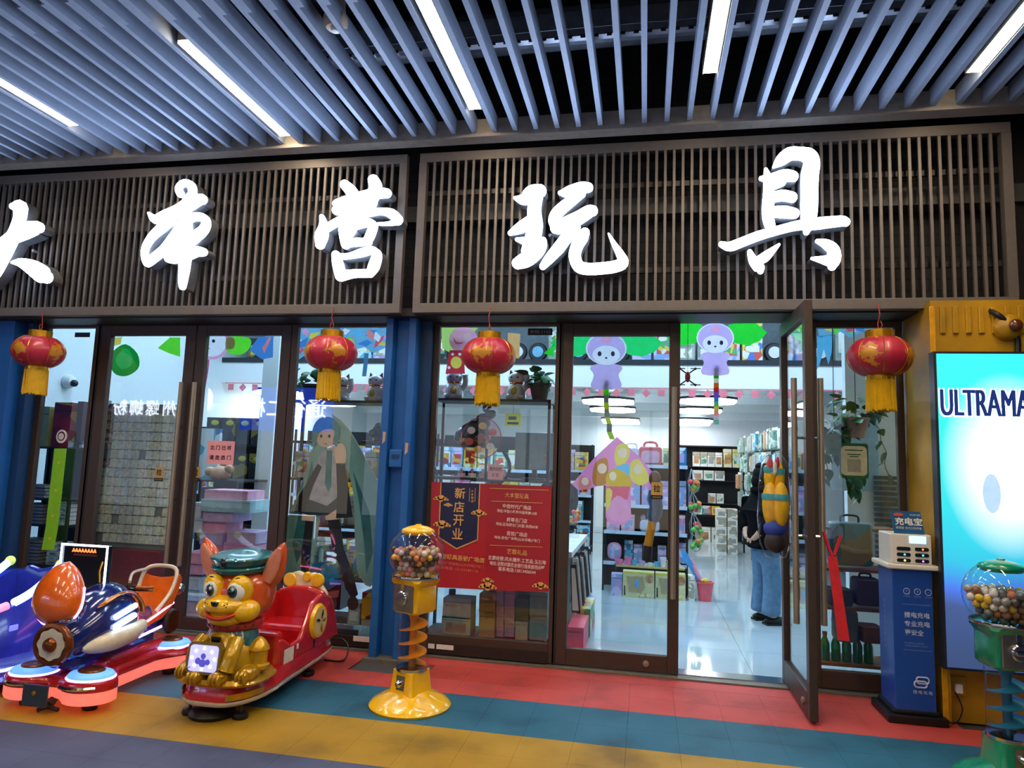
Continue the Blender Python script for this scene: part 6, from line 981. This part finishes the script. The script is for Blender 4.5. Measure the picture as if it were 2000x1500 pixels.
# ---------------------------------------------------------------- kites inside the glass
from mathutils.geometry import delaunay_2d_cdt
struct(MB().cyl((-5.4, 5.62, 2.74), (1.8, 5.62, 2.74), .006, n=6).box(-5.4, -5.38, 5.44, 5.63, 2.73, 2.75).box(1.78, 1.8, 5.44, 5.63, 2.73, 2.75).box(-1.9, -1.88, 5.44, 5.63, 2.73, 2.75).build('trim_19', DGREY))
def kite(name, label, parts, Y=5.62, cat_='kite', string=True):
    """One printed sheet: every colour is a piece of its own, cut so that no two pieces overlap."""
    c = P(*parts[0][0][0], Y); t = thing(name, label, cat_, c); vs = []; fs = []
    for pts, nm, mm in parts:
        q = [Vector(((P(px, py, Y) - c).x, (P(px, py, Y) - c).z)) for px, py in pts]; q = [p for k, p in enumerate(q) if (p - q[k - 1]).length > 1e-5]
        if sum(q[k - 1].x * q[k].y - q[k].x * q[k - 1].y for k in range(len(q))) < 0: q = q[::-1]
        fs.append(list(range(len(vs), len(vs) + len(q)))); vs += q
    V, E_, F, _, _, of = delaunay_2d_cdt(vs, [], fs, 1, 1e-5)
    for i, (pts, nm, mm) in enumerate(parts):
        mine = [f for f, o in zip(F, of) if o and max(o) == i]
        if mine: MB().add([(v.x, 0, v.y) for v in V], mine).build(nm, mm, t)
    for o in t.children: bm = bmesh.new(); bm.from_mesh(o.data); bmesh.ops.delete(bm, geom=[v for v in bm.verts if not v.link_faces], context='VERTS'); bm.to_mesh(o.data); bm.free()
    top = max(vs, key=lambda v: v.y)
    if string and Y == 5.62: MB().cyl((top.x, .002, top.y - .01), (top.x, .002, 2.74 - c.z), .0015, n=4).build('string', DGREY, t)
    return t
def K(n, col):                           # thin nylon: lets the shop light through
    nm = 'kite_' + n
    if nm in MATS: return MATS[nm]
    mt = M(nm, col, .5, var=.05); nt = mt.node_tree; b = nt.nodes['Principled BSDF']; tr = N(nt, 'ShaderNodeBsdfTranslucent'); mx = N(nt, 'ShaderNodeMixShader'); mx.inputs[0].default_value = .6
    nt.links.new(b.inputs['Base Color'].links[0].from_socket, tr.inputs[0]); nt.links.new(b.outputs[0], mx.inputs[1]); nt.links.new(tr.outputs[0], mx.inputs[2]); nt.links.new(mx.outputs[0], nt.nodes['Material Output'].inputs[0]); return mt
LEAFK = K('leaf', '30e040'); LIME = K('lime', '6ae83a'); PUR = K('purple', 'd4b8ec'); PUW = K('white', 'f4f2fa'); PNK = K('pink', 'f4a8cc'); ORK = K('coral', 'ee8a8a'); BLK_ = K('blue', '4a8ad0'); ROS = K('rose', 'e85a80'); YLW = K('yellow', 'f0d860'); INKK = K('ink', '3a3048')
def bear(cx, cy, s, lab, wing, hy):
    E_ = lambda dx, dy, r, ry=None, n=22: [(cx + dx * s + x, cy + dy * s + y) for x, y in circ(0, 0, r * s, n, (ry or r) * s)]
    W = lambda q: [(cx + q * x * s, max(hy, cy + y * s)) for x, y in ((28, -30), (50, -42), (85, -36), (110, -14), (95, 4), (70, 14), (45, 10), (28, 0))]
    D = [(cx + x * s, cy + y * s) for x, y in cat_rom([(-18, 28), (-32, 36), (-24, 50), (-28, 75), (28, 75), (24, 50), (32, 36), (18, 28)], 3, True)]
    kite('face_kite', lab, [(W(-1), 'wing', wing), (W(1), 'wing', wing), (D, 'dress', PUR), (E_(0, -2, 40, 32), 'head_edge', PUW), (E_(0, -2, 37, 30), 'head', PUR), (E_(0, 10, 27, 18), 'face', PUW), (E_(-13, 8, 4, 5, 10), 'eye', INKK), (E_(13, 8, 4, 5, 10), 'eye', INKK), (E_(0, 16, 2.5, 2, 8), 'nose', INKK), (E_(0, -20, 10, 7, 12), 'spot', PNK)])
bear(1184, 683, 1.0, 'purple face kite with green wings behind the closed glass leaf', K('leaf2', '30e878'), 650); bear(1397, 662, .92, 'purple face kite with green wings over the open doorway', LEAFK, 630)
def tail(name, label, pts, hw, cols, Y=5.63):
    c = P(*pts[0], Y); t = thing(name, label, 'kite tail', c)
    for i in range(len(pts) - 1): (x0, y0), (x1, y1) = pts[i], pts[i + 1]; MB().prism([P(x0 - hw, y0, Y) - c, P(x0 + hw, y0, Y) - c, P(x1 + hw, y1, Y) - c, P(x1 - hw, y1, Y) - c], (0, .003, 0)).build('segment', K('tail_' + cols[i % len(cols)], cols[i % len(cols)]), t)
tail('kite_tail', 'rainbow ribbon tail under the doorway kite', [(1399, 712 + i * 9) for i in range(14)], 5, ['7ab8e8', '1aa070', '30c050', 'f2ece0', 'e8a030', 'e05a60', 'a878d8', '58a8e0', '70d8a0', 'e8e080', 'f0b8b0', 'e8d8e0', '90d8c8'])
tail('kite_tail', 'neon and grey ribbon tail hanging to the pink kite', [(1185, 742), (1184, 756), (1184, 772), (1184, 786), (1185, 800), (1186, 815), (1190, 828), (1190, 843), (1196, 858)], 5, ['50605c', '7ae020', '9aa8a0', 'd8e040', '8aa09a', 'd0e848', '7a9090', 'b8e830'])
c = (1205, 853); kite('delta_kite', 'pink delta kite with a long pink panel on the glass leaf', [([(1205, 853), (1252, 895), (1290, 940), (1270, 955), (1245, 945), (1232, 950), (1232, 1015), (1215, 1026), (1190, 1022), (1183, 1010), (1183, 948), (1165, 950), (1150, 955), (1130, 958), (1117, 946), (1160, 895)], 'sail', K('hot_pink', 'ee90cc')),
    (cat_rom([(1133, 955), (1126, 940), (1140, 930), (1155, 940), (1150, 954)], 3, True), 'print_patch', ORK), (cat_rom([(1158, 945), (1162, 905), (1185, 895), (1188, 925), (1182, 946)], 3, True), 'print_patch', K('caramel', 'c8803a')), (cat_rom([(1206, 870), (1224, 868), (1230, 890), (1210, 915), (1200, 895)], 3, True), 'print_patch', YLW), (cat_rom([(1200, 915), (1225, 905), (1235, 925), (1205, 928)], 3, True), 'print_patch', K('sky', '6ac0e8')), (cat_rom([(1232, 935), (1232, 905), (1248, 898), (1268, 935), (1250, 948)], 3, True), 'print_patch', YLW), (cat_rom([(1184, 930), (1200, 915), (1228, 930), (1230, 955), (1190, 950)], 3, True), 'print_patch', K('gold', 'e0b830')),
    (circ(1216, 885, 9, 14, 10), 'pale_spot', K('cream', 'f2d8c0')), (circ(1176, 915, 9, 14, 10), 'pale_spot', K('cream', 'f2d8c0')), (circ(1246, 917, 8, 14, 10), 'pale_spot', K('cream', 'f2d8c0')), (circ(1143, 940, 7, 14, 8), 'pale_spot', K('cream', 'f2d8c0')), (circ(1197, 930, 7, 14, 9), 'pale_spot', K('cream', 'f2d8c0')), ([(1184, 950), (1231, 950), (1226, 975), (1190, 985)], 'print_patch', ROS), (cat_rom([(1184, 1000), (1205, 968), (1228, 985), (1231, 1012), (1205, 1020)], 3, True), 'print_patch', K('blush', 'f0a0d0')), (cat_rom([(1184, 955), (1196, 960), (1190, 990), (1184, 995)], 3, True), 'print_patch', YLW)], 5.5)
kite('round_kite', 'green leafy round kite behind the closed leaf nearest the leftmost window', [(cat_rom([(245, 672), (268, 690), (272, 715), (258, 730), (240, 735), (222, 728), (213, 705), (222, 685)], 3, True), 'sail', K('deep_green', '109838')), (cat_rom([(245, 680), (258, 695), (255, 715), (235, 720), (226, 700)], 3, True), 'sail_patch', K('mid_green', '20b858')), ([(216, 660), (238, 658), (236, 672), (222, 676)], 'flap', YLW)])
kite('wing_kite', 'lime green wing of a kite beside the door stile', [([(308, 680), (332, 659), (352, 659), (352, 697), (330, 690)], 'sail', LIME)])
kite('disc_kite', 'white disc kite with a pink rim and dot eyes', [(circ(415, 670, 32, 26, 32), 'rim', PNK), (circ(414, 669, 28, 26, 28), 'disc', PUW), (circ(417, 666, 3.5, 10), 'eye', INKK), (circ(400, 665, 3, 10), 'eye', INKK), ([(400, 680), (410, 680), (410, 681.5), (400, 681.5)], 'mouth', INKK), (cat_rom([(442, 658), (458, 662), (456, 680), (444, 680)], 3, True), 'ear', ORK)])
tail('kite_tail', 'pink twin tail under the white disc kite', [(404, 702), (402, 720), (399, 740), (396, 758)], 5, ['f0a8c4', 'e890b4'])
kite('wing_kite', 'lime green wing of the disc kite', [(cat_rom([(444, 660), (470, 657), (490, 664), (486, 682), (470, 693), (448, 690), (440, 678)], 3, True), 'sail', LIME)])
kite('panel_kite', 'blue panel kite with a coral stripe', [([(487, 684), (505, 658), (534, 657), (533, 698), (512, 702)], 'sail', BLK_), ([(512, 680), (526, 658), (530, 660), (516, 690)], 'stripe', ORK)])
def patch_kite(lab, x0, x1, y0, y1, seed, n=11):
    rr = random.Random(seed); m = [ROS, LIME, BLK_, YLW, PUW, PNK, K('sky', '6ac0e8'), ORK]; parts = [([(x0, y0), (x1, y0), (x1 - 4, y1 - 18), ((x0 + x1) / 2 + 12, y1), ((x0 + x1) / 2 - 6, y1 - 12), (x0 + 4, y1)], 'sail', K('aqua', '7ab8d8'))]
    for i in range(n): cx = rr.uniform(x0 + 6, x1 - 10); cy = rr.uniform(y0 + 6, y1 - 18); a = rr.uniform(0, 6); parts.append(([(max(x0, min(x1, cx + r * math.cos(a + b))), max(y0, min(y1, cy + r * .8 * math.sin(a + b)))) for b, r in ((0, rr.uniform(8, 20)), (1.9, 9), (3.2, rr.uniform(8, 18)), (4.8, 8))], 'printed_patch', m[i % 8]))
    kite('printed_kite', lab, parts)
patch_kite('many coloured printed kite at the frame side of the standee window', 573, 632, 641, 706, 1); patch_kite('many coloured printed kite at the blue post side of the standee window', 664, 772, 641, 690, 2, 16); patch_kite('many coloured printed kite in the plant window top', 1596, 1700, 636, 660, 6, 12)
tail('kite_tail', 'pale blue twin tail in the standee window', [(716, 690), (714, 710), (711, 735)], 4, ['8ac8e0']); kite('blue_kite', 'blue two pointed kite tail in the plant window', [([(1596, 656), (1626, 655), (1624, 690), (1618, 712), (1609, 682), (1600, 715), (1595, 722)], 'sail', K('sky', '6ac0e8'))])
kite('disc_kite', 'pink disc kite with a red dotted skirt in the poster window', [(circ(905, 664, 28, 26, 26), 'disc', PNK), (circ(913, 659, 8, 14, 9), 'snout', K('pale_rose', 'f2bcd0')), (cat_rom([(884, 656), (892, 668), (904, 668), (903, 671), (890, 672)], 2, True), 'smile', ROS), ([(878, 684), (906, 684), (908, 730), (870, 730)], 'skirt', K('red', 'd83848')), (circ(891, 708, 11, 14, 12), 'patch', YLW), (circ(877, 718, 3, 8), 'dot', PUW), (circ(898, 692, 3, 8), 'dot', PUW), (circ(884, 692, 3, 8), 'dot', PUW)]); kite('corner_kite', 'yellow and green kite panel at the top of the poster window', [([(862, 640), (1000, 640), (985, 670), (960, 655), (935, 640), (880, 690), (864, 680)], 'sail', K('pale_lime', 'b8d870')), ([(992, 650), (1016, 652), (1014, 700), (990, 698)], 'panel', K('peach', 'f0b878'))], 5.68); kite('corner_kite', 'green kite corner beside the number plate', [([(1062, 690), (1082, 672), (1082, 698)], 'sail', LEAFK)])
# toy hammer on the glass leaf, drone over the doorway
t = thing('toy_hammer', 'inflated toy hammer with a navy head and yellow handle on the glass leaf', 'toy hammer', P(1278, 1010, 5.425)); q = lambda px, py: P(px, py, 5.425) - t.location
MB().tube([q(1279, 958), q(1278, 975), q(1282, 990), q(1278, 1005), q(1275, 1018)], [.045, .058, .05, .055, .038], 12).build('head', M('hammer_navy', '3a689a', .4, bump=.6, bscale=30), t, smooth=True); MB().tube([q(1275, 1015), q(1265, 1068)], .032, 12).build('handle', M('hammer_yellow', 'e0a020', .4), t, smooth=True); MB().tube([q(1266, 1066), q(1263, 1095)], .036, 12).build('grip', BLACK, t, smooth=True); MB().ell(q(1279, 935), (.045, .03, .06)).build('claw', M('hammer_brown', '5a4038', .5), t, smooth=True)
t = thing('toy_drone', 'red and black toy drone hanging over the open doorway', 'toy drone', P(1343, 736, 5.62)); MB().cyl((0, 0, .04), (0, 0, 2.74 - t.location.z), .0015, n=4).build('string', DGREY, t); MB().ell((0, 0, 0), (.022, .03, .045)).build('body', M('drone_red', 'a8202c', .3), t, smooth=True)
for sx in (-1, 1):
    for sz in (-1, 1): o = MB().tube([(0, 0, sz * .02), (sx * .06, 0, sz * .065)], .006, 6).cyl((sx * .06, -.012, sz * .065), (sx * .06, .01, sz * .065), .01, n=8).build('arm', BLACK, t); MB().box(sx * .06 - .04, sx * .06 + .04, -.016, -.012, sz * .065 - .004, sz * .065 + .004).build('blade', BLACK, o)
# red paper charms under the bulkhead
PC = M('paper_red', 'e87884', .6)
t = thing('paper_garland', 'garland of red paper charms under the white bulkhead', 'garland', (-1.7, 9.46, 2.56)); MB().box(-4.6, 4.6, -.002, .002, -.012, .0).build('string', PC, t)
for i in range(46): x = -4.5 + i * .2; MB().prism([(x, 0, -.01), (x + .06, 0, -.07), (x, 0, -.13), (x - .06, 0, -.07)] if i % 2 else [(x - .045, 0, -.02), (x + .045, 0, -.02), (x + .045, 0, -.11), (x - .045, 0, -.11)], (0, .003, 0)).build('paper_charm', PC, t)
# upper gallery goods and rear shelving fill
rr = random.Random(77)
for i in range(30):
    x = -6.1 + i * .295; k = rr.randrange(3)
    if k: pl = rr.choice(('mix', 'cyan', 'dark', 'lilac', 'grey')); item('gallery_box', PALW[pl] + ' toy box standing on the upper gallery', 'box', x, x + .26, 9.7, 9.95, 2.96, 3.2 + rr.uniform(0, .45), PR(pl), 'toy boxes on the upper gallery', band=PR(rr.choice(('mix', 'white')), 14))
    else:
        t = thing('gallery_ball', 'toy wheel standing on the upper gallery', 'toy wheel', (x + .13, 9.8, 3.1), 0, 'toy wheels on the upper gallery'); MB().lathe([(.06, -.04), (.12, -.04), (.14, 0), (.12, .04), (.06, .04)], n=24).build('tyre', DGREY, t, smooth=40, rot=(PI / 2, 0, 0)); MB().cyl((0, -.05, 0), (0, .05, 0), .08, n=18).build('hub', (WHITE, M('hub_blue', '7ab8d8', .4))[i % 2], t)
struct(MB().box(-6.4, 3.0, 9.64, 10.5, 2.9, 2.958).build('trim_18', DGREY))
for u, (x0, x1, y) in enumerate(((-6.2, -4.85, 8.3), (-4.7, -3.2, 8.75), (-4.4, -2.6, 10.8), (-2.3, -.9, 12.0), (-2.75, -1.15, 9.0))):
    LV = {.12: 'lowest', .55: 'second', .98: 'third', 1.4: 'top'}; lab = ('beside the pale side wall', 'behind the standee window', 'in the rear room past the white pillar', 'deep in the rear room', 'behind the poster window')[u]; unit('goods_shelf', 'black goods shelf ' + lab, x0, x1, y, y + .4, (.12, .55, .98, 1.4), 1.85, BLK, BLK, BLK, EDGE)
    for z in (.12, .55, .98, 1.4):
        x = x0 + .03
        while x < x1 - .2: wd = rr.uniform(.12, .22); pl = rr.choice(('mix', 'pinks', 'cyan', 'yellow', 'white', 'lilac', 'green')); item('goods_box', PALW[pl] + ' toy box, ' + LV[z] + ' shelf, ' + lab, 'box', x, x + wd, y + .03, y + .28, z, z + rr.uniform(.22, .36), PR(pl, 11), 'toy boxes on the shelf ' + lab, band=PR(rr.choice(('mix', 'white', 'redgold')), 18)); x += wd + .015
# ---------------------------------------------------------------- across the arcade: signs the glass mirrors, and lit windows added for fill light
opp = struct(MB().box(-14, 5, -3.4, -3.25, 0, 4.7).build('wall_opposite', M('opposite_dark', '1c1d22', .6)))
SG = M('mirror_sign_white', 'ffffff', .4, em=9, emc='eaf2ff'); SBL = M('mirror_sign_blue', '3a6cff', .4, em=2.0, emc='3058ff')
def mirror_pt(px, py, Y): v = P(px, py, G); d = v - Vector((0, 0, H)); k = (G - Y) / G; return Vector((v.x + d.x * k, Y, v.z + d.z * k))
a = mirror_pt(218, 795, -3.2); b_ = mirror_pt(374, 795, -3.2); t = thing('shop_sign', 'white lit lettering of the shop across the arcade, seen mirrored in the glass', 'sign', ((a.x + b_.x) / 2, -3.2, a.z)); text('柳州螺蛳粉', SG, t, (0, 0, 0), abs(b_.x - a.x), .36, rot=(PI / 2, 0, PI), off=.008, space=1.25)
a = mirror_pt(476, 795, -3.2); b_ = mirror_pt(640, 795, -3.2); t = thing('direction_sign', 'blue lit direction sign across the arcade, seen mirrored in the glass', 'sign', ((a.x + b_.x) / 2, -3.2, a.z)); W_ = abs(b_.x - a.x); MB().box(-W_ / 2 - .1, W_ / 2 + .1, -.08, 0, -.5, .45).build('panel', SBL, t); text('通往二楼', SG, t, (0, .01, 0), W_ * .95, .42, rot=(PI / 2, 0, PI), off=.006)
a = mirror_pt(390, 778, -3.2); t = thing('round_sign', 'round white lit sign across the arcade, seen mirrored in the glass', 'sign', a); MB().cyl((0, 0, 0), (0, .06, 0), .3, n=32).build('disc', M('mirror_sign_disc', 'ffffff', .4, em=7, emc='f2f6ff'), t)
LW = M('added_lit_window', 'dfe9f6', .5, em=.4, emc='cfe2ff'); LW2 = M('added_lit_window_warm', 'f6ead8', .5, em=.3, emc='ffe8cc')  # windows added to light the glass and the fronts of things
for i in range(7): t = MB().box(-13.2 + i * 2.45, -11.1 + i * 2.45, -3.25, -3.22, .3, 2.6).build('window_%d' % (5 + i), (LW, LW, LW2)[i % 3]); struct(t); MB().box(-12.18 + i * 2.45, -12.12 + i * 2.45, -3.22, -3.18, .3, 2.6).build('mullion', BRONZE2, t)

# ---------------------------------------------------------------- repeats that look alike are told apart by their order along the shelf
by = {}
for o in COL.objects:
    if o.parent is None and 'label' in o and o.get('category') not in ('toy ball', 'lamp'): by.setdefault(o['label'], []).append(o)
for l, os_ in by.items():
    if 1 < len(os_) <= len(ORD) and len(l.split()) <= 11:
        stack = max(o.location.z for o in os_) - min(o.location.z for o in os_) > max(o.location.x for o in os_) - min(o.location.x for o in os_)
        for k, o in enumerate(sorted(os_, key=lambda o: o.location.z if stack else o.location.x)): o['label'] = l + ', ' + ORD[k] + (' from the bottom' if stack else ' from the left')
